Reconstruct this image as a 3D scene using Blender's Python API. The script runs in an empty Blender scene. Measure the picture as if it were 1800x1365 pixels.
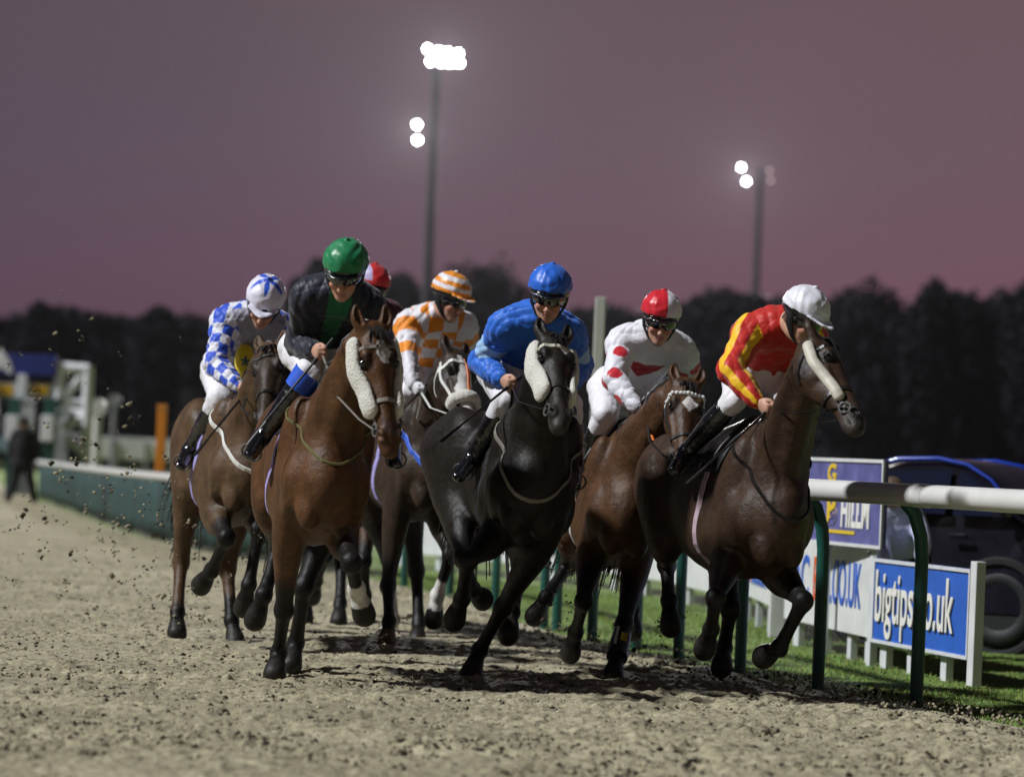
import bpy, math, random
import numpy as np
from mathutils import Matrix, Vector
import openvdb

rng = np.random.default_rng(7)
random.seed(7)
SC = bpy.context.scene
COL = SC.collection
R = math.radians

# ------------------------------------------------------------------ camera, sky, sun, exposure
F_PX, W_PX, H_PX = 6200.0, 1800.0, 1365.0
CAM_H, ROLL, HORIZ = 1.2, 0.043, 800.0
pitch = math.atan((HORIZ - H_PX / 2) / F_PX)
_r = Vector((math.cos(ROLL), 0, math.sin(ROLL)))
_f = Vector((0, math.cos(pitch), math.sin(pitch)))
_r = (_r - _f * _r.dot(_f)).normalized()
_u = _r.cross(_f).normalized()
CAM_POS = Vector((0, 0, CAM_H))
cam_d = bpy.data.cameras.new("camera")
cam_d.sensor_width = 36.0
cam_d.lens = 36.0 * F_PX / W_PX
cam_d.clip_start, cam_d.clip_end = 0.5, 3000.0
cam_d.dof.use_dof = True
cam_d.dof.focus_distance = 18.7
cam_d.dof.aperture_fstop = 2.0
cam = bpy.data.objects.new("camera", cam_d)
COL.objects.link(cam)
cam.matrix_world = Matrix(((_r.x, _u.x, -_f.x, 0), (_r.y, _u.y, -_f.y, 0), (_r.z, _u.z, -_f.z, CAM_H), (0, 0, 0, 1)))
SC.camera = cam

SUN_EL, SUN_AZ = R(46), R(13)          # floodlight bank high on the left, a little towards the camera
to_sun = Vector((-math.cos(SUN_EL) * math.cos(SUN_AZ), -math.cos(SUN_EL) * math.sin(SUN_AZ), math.sin(SUN_EL)))
wd = bpy.data.worlds.new("World")
SC.world = wd
wd.use_nodes = True
nt = wd.node_tree
bg = nt.nodes["Background"]
tc = nt.nodes.new("ShaderNodeTexCoord")
sx = nt.nodes.new("ShaderNodeSeparateXYZ")
nt.links.new(tc.outputs["Generated"], sx.inputs[0])
ramp = nt.nodes.new("ShaderNodeValToRGB")
nt.links.new(sx.outputs["Z"], ramp.inputs[0])
els = ramp.color_ramp.elements
els[0].position, els[0].color = 0.0, (0.158, 0.066, 0.094, 1)
els[1].position, els[1].color = 0.9, (0.012, 0.010, 0.018, 1)
for p_, c_ in ((0.03, (0.174, 0.079, 0.112, 1)), (0.055, (0.174, 0.087, 0.124, 1)), (0.085, (0.160, 0.093, 0.126, 1)), (0.13, (0.156, 0.092, 0.114, 1)), (0.24, (0.045, 0.035, 0.048, 1))):
    e_ = els.new(p_)
    e_.color = c_
mx = nt.nodes.new("ShaderNodeMapRange")            # the west (right) glows warmer than the east (left)
mx.inputs["From Min"].default_value, mx.inputs["From Max"].default_value = -0.15, 0.15
nt.links.new(sx.outputs["X"], mx.inputs["Value"])
side = nt.nodes.new("ShaderNodeValToRGB")
side.color_ramp.elements[0].color = (0.64, 0.80, 0.86, 1)
side.color_ramp.elements[1].color = (0.95, 0.94, 0.96, 1)
nt.links.new(mx.outputs[0], side.inputs[0])
mul = nt.nodes.new("ShaderNodeVectorMath")
mul.operation = 'MULTIPLY'
nt.links.new(ramp.outputs["Color"], mul.inputs[0])
nt.links.new(side.outputs["Color"], mul.inputs[1])
sky = nt.nodes.new("ShaderNodeTexSky")
sky.sky_type = 'NISHITA'
sky.sun_disc = False
sky.sun_elevation, sky.sun_rotation = R(-3), R(70)
skm = nt.nodes.new("ShaderNodeVectorMath")
skm.operation = 'SCALE'
skm.inputs["Scale"].default_value = 0.08
nt.links.new(sky.outputs["Color"], skm.inputs[0])
addn = nt.nodes.new("ShaderNodeVectorMath")
nt.links.new(mul.outputs[0], addn.inputs[0])
nt.links.new(skm.outputs[0], addn.inputs[1])
nt.links.new(addn.outputs[0], bg.inputs["Color"])
bg.inputs["Strength"].default_value = 0.90

sun_d = bpy.data.lights.new("sun", 'SUN')
sun_d.energy, sun_d.angle, sun_d.color = 4.3, R(4.0), (0.96, 0.975, 1.0)
sun = bpy.data.objects.new("sun", sun_d)
COL.objects.link(sun)
sun.location = (-30, -5, 30)
sun.rotation_euler = (-to_sun).to_track_quat('-Z', 'Y').to_euler()
SC.view_settings.view_transform = 'Standard'
SC.view_settings.look = 'None'
SC.view_settings.exposure = 0.0
SC.view_settings.gamma = 1.0

# ------------------------------------------------------------------ helpers: pixels to places
def ray(px, py):
    return (_f + _r * ((px - W_PX / 2) / F_PX) + _u * ((H_PX / 2 - py) / F_PX))

def at(px, py, depth):
    return CAM_POS + ray(px, py) * depth

def ground(px, py, z=0.0):
    d = ray(px, py)
    return CAM_POS + d * ((z - CAM_H) / d.z)

# ------------------------------------------------------------------ helpers: objects
def tag(o, label=None, cat=None, group=None, kind=None):
    for k, v in (("label", label), ("category", cat), ("group", group), ("kind", kind)):
        if v:
            o[k] = v
    return o

def empty(name, loc=(0, 0, 0), rz=0.0):
    o = bpy.data.objects.new(name, None)
    COL.objects.link(o)
    o.location = loc
    o.rotation_euler = (0, 0, rz)
    return o

def link(name, me, mat=None, parent=None, mw=None):
    o = bpy.data.objects.new(name, me)
    COL.objects.link(o)
    if mat is not None:
        me.materials.append(mat)
    if parent is not None:
        o.parent = parent
    if mw is not None:
        o.matrix_world = mw
    return o

def np_mesh(name, V, Q, smooth=True, color=None):
    """V (n,3), Q (m,3|4) arrays -> mesh; color (n,3) linear point colours named tint."""
    V = np.asarray(V, np.float32)
    Q = np.asarray(Q, np.int32)
    me = bpy.data.meshes.new(name)
    n, k = Q.shape
    me.vertices.add(len(V))
    me.vertices.foreach_set("co", V.ravel())
    me.loops.add(n * k)
    me.loops.foreach_set("vertex_index", Q.ravel())
    me.polygons.add(n)
    me.polygons.foreach_set("loop_start", np.arange(0, n * k, k, dtype=np.int32))
    me.update(calc_edges=True)
    me.validate()
    if smooth:
        me.polygons.foreach_set("use_smooth", np.ones(len(me.polygons), bool))
    if color is not None:
        at_ = me.color_attributes.new("tint", 'FLOAT_COLOR', 'POINT')
        c4 = np.ones((len(V), 4), np.float32)
        c4[:, :3] = color
        at_.data.foreach_set("color", c4.ravel())
    return me

class MB:
    """collects boxes, tubes and polygons; build() links them as one mesh object"""
    def __init__(s):
        s.v, s.f = [], []
    def add(s, vs, fs):
        b = len(s.v)
        s.v += [tuple(v) for v in vs]
        s.f += [tuple(i + b for i in f) for f in fs]
        return s
    def box(s, c, size, M=None, bev=0.0):
        c = Vector(c)
        hx, hy, hz = [q / 2 for q in size]
        b = min(bev, hx * .9, hy * .9, hz * .9)
        if b <= 0:
            vs = [Vector((x * hx, y * hy, z * hz)) for z in (-1, 1) for y in (-1, 1) for x in (-1, 1)]
            fs = [(0, 2, 3, 1), (4, 5, 7, 6), (0, 1, 5, 4), (2, 6, 7, 3), (0, 4, 6, 2), (1, 3, 7, 5)]
        else:
            import bmesh
            bm = bmesh.new()
            bmesh.ops.create_cube(bm, size=1.0)
            bmesh.ops.scale(bm, vec=(2 * hx, 2 * hy, 2 * hz), verts=bm.verts)
            bmesh.ops.bevel(bm, geom=bm.edges[:], offset=b, segments=2, affect='EDGES', profile=0.6)
            bm.verts.index_update()
            vs = [v.co.copy() for v in bm.verts]
            fs = [[v.index for v in f.verts] for f in bm.faces]
            bm.free()
        if M is not None:
            vs = [M @ v for v in vs]
        return s.add([v + c for v in vs], fs)
    def tube(s, pts, rad, n=10, cap=True, flat=1.0, up=None):
        pts = [Vector(p) for p in pts]
        m = len(pts)
        if not hasattr(rad, '__len__'):
            rad = [rad] * m
        vs, fs = [], []
        up0 = Vector(up) if up is not None else None
        for i, p in enumerate(pts):
            t = (pts[min(i + 1, m - 1)] - pts[max(i - 1, 0)])
            t = t.normalized() if t.length > 1e-9 else Vector((0, 0, 1))
            if up0 is None:
                up0 = Vector((0, 0, 1)) if abs(t.z) < .9 else Vector((1, 0, 0))
            a = up0.cross(t)
            if a.length < 1e-4:
                a = Vector((1, 0, 0)).cross(t)
            a.normalize()
            b = t.cross(a).normalized()
            if up is None:
                up0 = b
            for j in range(n):
                th = 2 * math.pi * j / n
                vs.append(p + a * (math.cos(th) * rad[i]) + b * (math.sin(th) * rad[i] * flat))
        for i in range(m - 1):
            for j in range(n):
                j2 = (j + 1) % n
                fs.append((i * n + j, i * n + j2, (i + 1) * n + j2, (i + 1) * n + j))
        if cap:
            fs.append(tuple(range(n - 1, -1, -1)))
            fs.append(tuple((m - 1) * n + j for j in range(n)))
        return s.add(vs, fs)
    def ball(s, c, r, n=10, m=6, scale=(1, 1, 1)):
        c = Vector(c)
        vs, fs = [], []
        for i in range(m + 1):
            ph = math.pi * i / m
            for j in range(n):
                th = 2 * math.pi * j / n
                vs.append(c + Vector((r * scale[0] * math.sin(ph) * math.cos(th), r * scale[1] * math.sin(ph) * math.sin(th), r * scale[2] * math.cos(ph))))
        for i in range(m):
            for j in range(n):
                j2 = (j + 1) % n
                fs.append((i * n + j, (i + 1) * n + j, (i + 1) * n + j2, i * n + j2))
        return s.add(vs, fs)
    def ribbon(s, pts, nrm, width, thick):
        """flat strap along pts lying on a surface with normals nrm"""
        pts = [Vector(p) for p in pts]
        m = len(pts)
        vs, fs = [], []
        for i, p in enumerate(pts):
            t = (pts[min(i + 1, m - 1)] - pts[max(i - 1, 0)]).normalized()
            n_ = Vector(nrm[i])
            a = t.cross(n_)
            a = a.normalized() if a.length > 1e-5 else Vector((0, 1, 0))
            n2 = a.cross(t).normalized()
            w, h = a * (width / 2), n2 * thick
            vs += [p - w, p - w * .8 + h, p + w * .8 + h, p + w]
        for i in range(m - 1):
            for j in range(4):
                j2 = (j + 1) % 4
                fs.append((i * 4 + j, (i + 1) * 4 + j, (i + 1) * 4 + j2, i * 4 + j2))
        fs.append((0, 1, 2, 3))
        b = (m - 1) * 4
        fs.append((b + 3, b + 2, b + 1, b))
        return s.add(vs, fs)
    def torus(s, c, axis, R_, r_, n=18, m=6):
        c, ax = Vector(c), Vector(axis).normalized()
        a = ax.orthogonal().normalized()
        b = ax.cross(a)
        vs, fs = [], []
        for i in range(n):
            th = 2 * math.pi * i / n
            e = a * math.cos(th) + b * math.sin(th)
            for j in range(m):
                ph = 2 * math.pi * j / m
                vs.append(c + e * (R_ + r_ * math.cos(ph)) + ax * (r_ * math.sin(ph)))
        for i in range(n):
            for j in range(m):
                fs.append((i * m + j, ((i + 1) % n) * m + j, ((i + 1) % n) * m + (j + 1) % m, i * m + (j + 1) % m))
        return s.add(vs, fs)
    def build(s, name, mat, parent=None, smooth=False, mw=None):
        me = bpy.data.meshes.new(name)
        me.from_pydata(s.v, [], s.f)
        if smooth:
            me.polygons.foreach_set("use_smooth", np.ones(len(me.polygons), bool))
            try:
                me.set_sharp_from_angle(angle=R(50))
            except Exception:
                pass
        return link(name, me, mat, parent, mw)

# ------------------------------------------------------------------ helpers: materials
def mat(name, color=(0.5, 0.5, 0.5), rough=0.6, metal=0.0, spec=0.5, attr=None, noise=0.0, nscale=8.0, bump=0.0, bscale=60.0, emit=None, sheen=0.0, coat=0.0, noise2=None, stretch=None, trans=0.0, bump2=0.0, bscale2=200):
    m = bpy.data.materials.new(name)
    m.use_nodes = True
    t = m.node_tree
    b = t.nodes["Principled BSDF"]
    b.inputs["Roughness"].default_value = rough
    b.inputs["Metallic"].default_value = metal
    b.inputs["Specular IOR Level"].default_value = spec
    b.inputs["Sheen Weight"].default_value = sheen
    b.inputs["Coat Weight"].default_value = coat
    b.inputs["Transmission Weight"].default_value = trans
    col = None
    if attr:
        a = t.nodes.new("ShaderNodeAttribute")
        a.attribute_name = attr
        col = a.outputs["Color"]
    else:
        rgb = t.nodes.new("ShaderNodeRGB")
        rgb.outputs[0].default_value = (*color, 1)
        col = rgb.outputs[0]
    tcn = t.nodes.new("ShaderNodeTexCoord")
    vec = tcn.outputs["Object"]
    if stretch:
        mp = t.nodes.new("ShaderNodeMapping")
        mp.inputs["Scale"].default_value = stretch
        t.links.new(vec, mp.inputs[0])
        vec = mp.outputs[0]
    if noise > 0:
        nn = t.nodes.new("ShaderNodeTexNoise")
        nn.inputs["Scale"].default_value = nscale
        nn.inputs["Detail"].default_value = 6
        nn.inputs["Roughness"].default_value = 0.65
        t.links.new(vec, nn.inputs["Vector"])
        mr = t.nodes.new("ShaderNodeMapRange")
        mr.inputs["From Min"].default_value, mr.inputs["From Max"].default_value = 0.3, 0.7
        mr.inputs["To Min"].default_value, mr.inputs["To Max"].default_value = 1 - noise, 1 + noise
        t.links.new(nn.outputs["Fac"], mr.inputs["Value"])
        if noise2 is not None:
            mixn = t.nodes.new("ShaderNodeMix")
            mixn.data_type = 'RGBA'
            t.links.new(nn.outputs["Fac"], mixn.inputs["Factor"])
            t.links.new(col, mixn.inputs["A"])
            mixn.inputs["B"].default_value = (*noise2, 1)
            col = mixn.outputs["Result"]
        vm = t.nodes.new("ShaderNodeVectorMath")
        vm.operation = 'SCALE'
        t.links.new(col, vm.inputs[0])
        t.links.new(mr.outputs[0], vm.inputs["Scale"])
        col = vm.outputs[0]
        mr2 = t.nodes.new("ShaderNodeMapRange")
        mr2.inputs["To Min"].default_value, mr2.inputs["To Max"].default_value = max(0.02, rough - .12), min(1, rough + .12)
        t.links.new(nn.outputs["Fac"], mr2.inputs["Value"])
        t.links.new(mr2.outputs[0], b.inputs["Roughness"])
    t.links.new(col, b.inputs["Base Color"])
    if bump > 0:
        n2 = t.nodes.new("ShaderNodeTexNoise")
        n2.inputs["Scale"].default_value = bscale
        n2.inputs["Detail"].default_value = 4
        t.links.new(vec, n2.inputs["Vector"])
        bp = t.nodes.new("ShaderNodeBump")
        bp.inputs["Strength"].default_value = 1.0
        bp.inputs["Distance"].default_value = bump
        t.links.new(n2.outputs["Fac"], bp.inputs["Height"])
        if bump2 > 0:
            n4 = t.nodes.new("ShaderNodeTexNoise")
            n4.inputs["Scale"].default_value = bscale2
            n4.inputs["Detail"].default_value = 3
            t.links.new(vec, n4.inputs["Vector"])
            bp2 = t.nodes.new("ShaderNodeBump")
            bp2.inputs["Distance"].default_value = bump2
            t.links.new(n4.outputs["Fac"], bp2.inputs["Height"])
            t.links.new(bp.outputs[0], bp2.inputs["Normal"])
            bp = bp2
        t.links.new(bp.outputs[0], b.inputs["Normal"])
    if emit:
        b.inputs["Emission Color"].default_value = (*emit[0], 1)
        b.inputs["Emission Strength"].default_value = emit[1]
    return m

M = dict(
    coat=mat("horse_coat", rough=.47, spec=.25, attr="tint", noise=.45, nscale=8, bump=.014, bscale=10, bump2=.0022, bscale2=150),
    hair=mat("horse_hair", (.012, .010, .009), rough=.45, noise=.3, nscale=30),
    tailbrown=mat("brown_hair", (.075, .030, .012), rough=.45, noise=.3, nscale=30),
    silk=mat("silk", rough=.50, spec=.28, attr="tint", bump=.006, bscale=26, bump2=.0008, bscale2=120, sheen=.2, noise=.06, nscale=9),
    cap=mat("satin_cap", rough=.38, spec=.4, attr="tint", bump=.003, bscale=30, sheen=.1),
    skin=mat("skin", rough=.5, spec=.35, attr="tint", noise=.08, nscale=40),
    breeches=mat("white_breeches", (.74, .73, .76), rough=.6, noise=.06, nscale=12, bump=.006, bscale=26),
    boot=mat("black_boot", (.006, .006, .007), rough=.14, spec=.7, bump=.016, bscale=19, coat=.8),
    black=mat("black_cloth", (.008, .008, .010), rough=.65, noise=.2, nscale=20, bump=.003, bscale=60),
    leather=mat("black_leather", (.012, .010, .009), rough=.38, noise=.3, nscale=30),
    tan=mat("pale_leather", (.52, .49, .40), rough=.55, noise=.15, nscale=30),
    fleece=mat("sheepskin", (.72, .70, .62), rough=.95, spec=.1, noise=.1, nscale=60, bump=.01, bscale=130, sheen=.3),
    metal=mat("bit_metal", (.10, .10, .10), rough=.6, spec=.3),
    goggle=mat("dark_goggle", (.004, .004, .005), rough=.07, spec=.8, coat=1.0),
    eye=mat("horse_eye", (.004, .003, .003), rough=.05, spec=.8),
    white_strap=mat("white_strap", (.72, .72, .68), rough=.6, noise=.1, nscale=30),
    lilac=mat("lilac_strap", (.34, .30, .62), rough=.6, noise=.15, nscale=40),
    pink_strap=mat("pale_pink_strap", (.45, .33, .38), rough=.6, noise=.15, nscale=40),
    blue_strap=mat("blue_strap", (.05, .13, .62), rough=.5, noise=.15, nscale=30),
    olive_strap=mat("olive_strap", (.14, .13, .05), rough=.5, noise=.2, nscale=30),
    grey_strap=mat("grey_strap", (.22, .20, .17), rough=.5, noise=.2, nscale=30),
    orange=mat("orange_strap", (.70, .16, .02), rough=.45, noise=.1, nscale=30),
    yellow=mat("yellow_cloth", (.78, .60, .02), rough=.45, noise=.1, nscale=20),
    blue_cloth=mat("blue_cloth", (.02, .10, .62), rough=.5, noise=.1, nscale=20, bump=.003),
    navy=mat("navy_cloth", (.010, .012, .030), rough=.5, noise=.1, nscale=20),
)

# ------------------------------------------------------------------ signed distance modelling
class Field:
    def __init__(s, lo, hi, h):
        s.lo = np.array(lo, float)
        s.h = h
        s.n = np.ceil((np.array(hi, float) - s.lo) / h).astype(int) + 1
        s.ax = [(s.lo[i] + h * np.arange(s.n[i])).astype(np.float32) for i in range(3)]
        s.d = np.full(tuple(s.n), 0.12, np.float32)
    def block(s, lo, hi):
        i0 = np.clip(np.floor((np.array(lo) - s.lo) / s.h).astype(int), 0, s.n)
        i1 = np.clip(np.ceil((np.array(hi) - s.lo) / s.h).astype(int) + 1, 0, s.n)
        if (i1 <= i0).any():
            return None
        sl = tuple(slice(a, b) for a, b in zip(i0, i1))
        X = s.ax[0][sl[0]][:, None, None]
        Y = s.ax[1][sl[1]][None, :, None]
        Z = s.ax[2][sl[2]][None, None, :]
        return sl, X, Y, Z
    def put(s, sl, d, k, cut=False):
        a = s.d[sl]
        if cut:
            d = -d
            if k > 0:
                h = np.maximum(k - np.abs(a - d), 0) / k
                s.d[sl] = np.maximum(a, d) + h * h * k * .25
            else:
                s.d[sl] = np.maximum(a, d)
            return
        if k > 0:
            h = np.maximum(k - np.abs(a - d), 0) / k
            s.d[sl] = np.minimum(a, d) - h * h * k * .25
        else:
            s.d[sl] = np.minimum(a, d)
    def ell(s, c, r, rot=None, k=.03, cut=False):
        """ellipsoid; rot = 3 local axes as rows"""
        c = np.array(c, float)
        r = np.array(r, float)
        m = r.max() + k + .02
        b = s.block(c - m, c + m)
        if b is None:
            return
        sl, X, Y, Z = b
        x, y, z = X - c[0], Y - c[1], Z - c[2]
        A = np.eye(3) if rot is None else np.array(rot, float)
        k0 = k1 = 0
        for i in range(3):
            q = A[i, 0] * x + A[i, 1] * y + A[i, 2] * z
            k0 = k0 + (q / r[i]) ** 2
            k1 = k1 + (q / r[i] ** 2) ** 2
        k0 = np.sqrt(k0)
        d = k0 * (k0 - 1) / np.maximum(np.sqrt(k1), 1e-4)
        s.put(sl, d, k, cut)
    def sweep(s, pts, ru, rv, v, k=.03, cut=False, sub=4):
        """elliptical sweep along a smooth curve. v = lateral direction (rv), ru is across it"""
        P = np.array([list(p) for p in pts], float)
        n = len(P)
        ru = np.full(n, ru, float) if np.isscalar(ru) else np.array(ru, float)
        rv = np.full(n, rv, float) if np.isscalar(rv) else np.array(rv, float)
        V = np.array(v, float)
        if V.ndim == 1:
            V = np.tile(V, (n, 1))
        D = np.hstack([P, ru[:, None], rv[:, None], V])
        if sub > 1 and n > 2:
            D = crom(D, sub)
        lo = (D[:, :3] - D[:, 3:5].max(1)[:, None]).min(0) - k - .02
        hi = (D[:, :3] + D[:, 3:5].max(1)[:, None]).max(0) + k + .02
        big = s.block(lo, hi)
        if big is None:
            return
        slb = big[0]
        tmp = np.full(tuple(q.stop - q.start for q in slb), 0.2, np.float32)
        off = np.array([q.start for q in slb])
        for a, b_ in zip(D[:-1], D[1:]):
            t = b_[:3] - a[:3]
            L = np.linalg.norm(t)
            if L < 1e-6:
                continue
            t /= L
            vv = (a[5:8] + b_[5:8]) / 2
            vv = vv - t * vv.dot(t)
            vv /= max(np.linalg.norm(vv), 1e-6)
            uu = np.cross(t, vv)
            m = max(a[3], a[4], b_[3], b_[4]) + k + .02
            bl = s.block(np.minimum(a[:3], b_[:3]) - m, np.maximum(a[:3], b_[:3]) + m)
            if bl is None:
                continue
            sl, X, Y, Z = bl
            x, y, z = X - np.float32(a[0]), Y - np.float32(a[1]), Z - np.float32(a[2])
            tt = t[0] * x + t[1] * y + t[2] * z
            h = np.clip(tt / L, 0, 1).astype(np.float32)
            qu = uu[0] * x + uu[1] * y + uu[2] * z
            qv = vv[0] * x + vv[1] * y + vv[2] * z
            qt = tt - h * L
            Ru = a[3] + (b_[3] - a[3]) * h
            Rv = a[4] + (b_[4] - a[4]) * h
            Rt = (Ru + Rv) * .5
            e0, e1, e2 = qu / Ru, qv / Rv, qt / Rt
            k0 = np.sqrt(e0 * e0 + e1 * e1 + e2 * e2)
            k1 = np.sqrt((e0 / Ru) ** 2 + (e1 / Rv) ** 2 + (e2 / Rt) ** 2)
            d = k0 * (k0 - 1) / np.maximum(k1, 1e-3)
            d = np.where(k0 < .05, -np.minimum(Ru, Rv), d).astype(np.float32)
            sl2 = tuple(slice(q.start - o, q.stop - o) for q, o in zip(sl, off))
            sl2 = tuple(slice(max(q.start, 0), min(q.stop, tmp.shape[i])) for i, q in enumerate(sl2))
            cs = tuple(slice(q.start + o - p.start, q.stop + o - p.start) for q, o, p in zip(sl2, off, sl))
            tmp[sl2] = np.minimum(tmp[sl2], d[cs])
        s.put(slb, tmp, k, cut)
    def mesh(s):
        d = s.d.copy()
        for ax in range(3):          # closed at the border
            idx = [slice(None)] * 3
            for e in (0, -1):
                idx[ax] = e
                d[tuple(idx)] = np.maximum(d[tuple(idx)], .01)
        g = openvdb.FloatGrid(float(.12))
        g.copyFromArray(d, tolerance=0.0)
        p, q = g.convertToQuads(0.0)
        p = p * s.h + s.lo
        q = q.astype(np.int64)
        # outward orientation
        a, b, c = p[q[:, 0]], p[q[:, 1]], p[q[:, 2]]
        if np.einsum('ij,ij->i', a, np.cross(b, c)).sum() < 0:
            q = q[:, ::-1]
        return p, q
    def val(s, P):
        P = np.atleast_2d(np.asarray(P, float))
        g = (P - s.lo) / s.h
        g = np.clip(g, 0, np.array(s.n) - 1.001)
        i = g.astype(int)
        f = g - i
        out = 0
        for dx in (0, 1):
            for dy in (0, 1):
                for dz in (0, 1):
                    w = (f[:, 0] if dx else 1 - f[:, 0]) * (f[:, 1] if dy else 1 - f[:, 1]) * (f[:, 2] if dz else 1 - f[:, 2])
                    out = out + w * s.d[i[:, 0] + dx, i[:, 1] + dy, i[:, 2] + dz]
        return out
    def hit(s, c, dirs, rmax=.6, off=.004, step=.005):
        """first surface met coming from outside along each direction towards c"""
        c = np.asarray(c, float)
        dirs = np.atleast_2d(np.asarray(dirs, float))
        dirs = dirs / np.linalg.norm(dirs, axis=1)[:, None]
        C = np.tile(c, (len(dirs), 1)) if c.ndim == 1 else c
        r = np.full(len(dirs), rmax)
        done = np.zeros(len(dirs), bool)
        while not done.all() and r.max() > 0:
            v = s.val(C + dirs * r[:, None])
            done |= (v < 0) | (r <= 0)
            r = np.where(done, r, r - step)
        return C + dirs * (np.maximum(r, 0) + off)[:, None]
    def nrm(s, P):
        P = np.atleast_2d(P)
        e = s.h * 1.5
        g = np.stack([s.val(P + np.eye(3)[i] * e) - s.val(P - np.eye(3)[i] * e) for i in range(3)], 1)
        return g / np.maximum(np.linalg.norm(g, axis=1)[:, None], 1e-6)

def crom(D, sub):
    n = len(D)
    out = []
    for i in range(n - 1):
        p0, p1, p2, p3 = D[max(i - 1, 0)], D[i], D[i + 1], D[min(i + 2, n - 1)]
        for j in range(sub):
            t = j / sub
            out.append(.5 * (2 * p1 + (p2 - p0) * t + (2 * p0 - 5 * p1 + 4 * p2 - p3) * t * t + (3 * p1 - p0 - 3 * p2 + p3) * t ** 3))
    out.append(D[-1])
    return np.array(out)

def unit(v):
    v = np.array(v, float)
    return v / max(np.linalg.norm(v), 1e-9)

def seg_dist(P, a, b):
    a, b = np.array(a, float), np.array(b, float)
    ab = b - a
    L2 = max(ab.dot(ab), 1e-9)
    h = np.clip(((P - a) @ ab) / L2, 0, 1)
    return np.linalg.norm(P - a - h[:, None] * ab, axis=1), h

class Frame:
    """a horse's own frame: x forward, y to its left, z up"""
    def __init__(s, px, py, depth, heading, lean=0.0):
        o = at(px, py, depth)
        a, ln = R(heading), R(lean)                             # lean: banked into the bend, towards the rail
        s.f = np.array((math.sin(a), -math.cos(a), 0))
        l0 = np.array((math.cos(a), math.sin(a), 0))
        z0 = np.array((0, 0, 1.0))
        s.l = l0 * math.cos(ln) - z0 * math.sin(ln)
        s.z = z0 * math.cos(ln) + l0 * math.sin(ln)
        s.o = np.array((o.x, o.y, 0.0)) - l0 * math.tan(ln) * o.z
        s.A = np.stack([s.f, s.l, s.z])                         # world -> local rows
        s.cam = s.A @ (np.array(CAM_POS) - s.o)
        s.mw = Matrix([[s.f[i], s.l[i], s.z[i], s.o[i]] for i in range(3)] + [[0, 0, 0, 1]])
    def ray(s, px, py):
        return unit(s.A @ np.array(ray(px, py)))
    def atx(s, px, py, x):
        d = s.ray(px, py)
        return s.cam + d * ((x - s.cam[0]) / d[0])
    def reach(s, a, px, py, L, hint=1):
        """the point on the pixel's ray that lies L from a; hint +1 the nearer to the camera"""
        d = s.ray(px, py)
        a = np.array(a, float)
        w = a - s.cam
        tm = w.dot(d)
        h2 = w.dot(w) - tm * tm
        if h2 >= L * L:
            p = s.cam + d * tm
            return a + unit(p - a) * min(math.sqrt(h2), L * 1.12)
        q = math.sqrt(L * L - h2)
        return s.cam + d * (tm - hint * q)
    def cdir(s, yaw, pitch_down):
        """direction towards the camera turned yaw degrees to image right and pitched down"""
        y, p = R(yaw), R(pitch_down)
        w = np.array((math.sin(y) * math.cos(p), -math.cos(y) * math.cos(p), -math.sin(p)))
        return s.A @ w
# ------------------------------------------------------------------ horses
def smooth01(x, a, b):
    t = np.clip((x - a) / (b - a), 0, 1)
    return t * t * (3 - 2 * t)

def noise3(P, f, seed=0):
    """cheap smooth noise in -1..1"""
    g = np.random.default_rng(seed)
    o = 0
    for i in range(5):
        w = g.normal(size=3) * f * (1 + .35 * i)
        o = o + np.sin(P @ w + g.uniform(0, 6.28) + 1.3 * np.sin(P @ (g.normal(size=3) * f * .7)))
    return o / 5

HL = .62                                          # poll to muzzle

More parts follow.
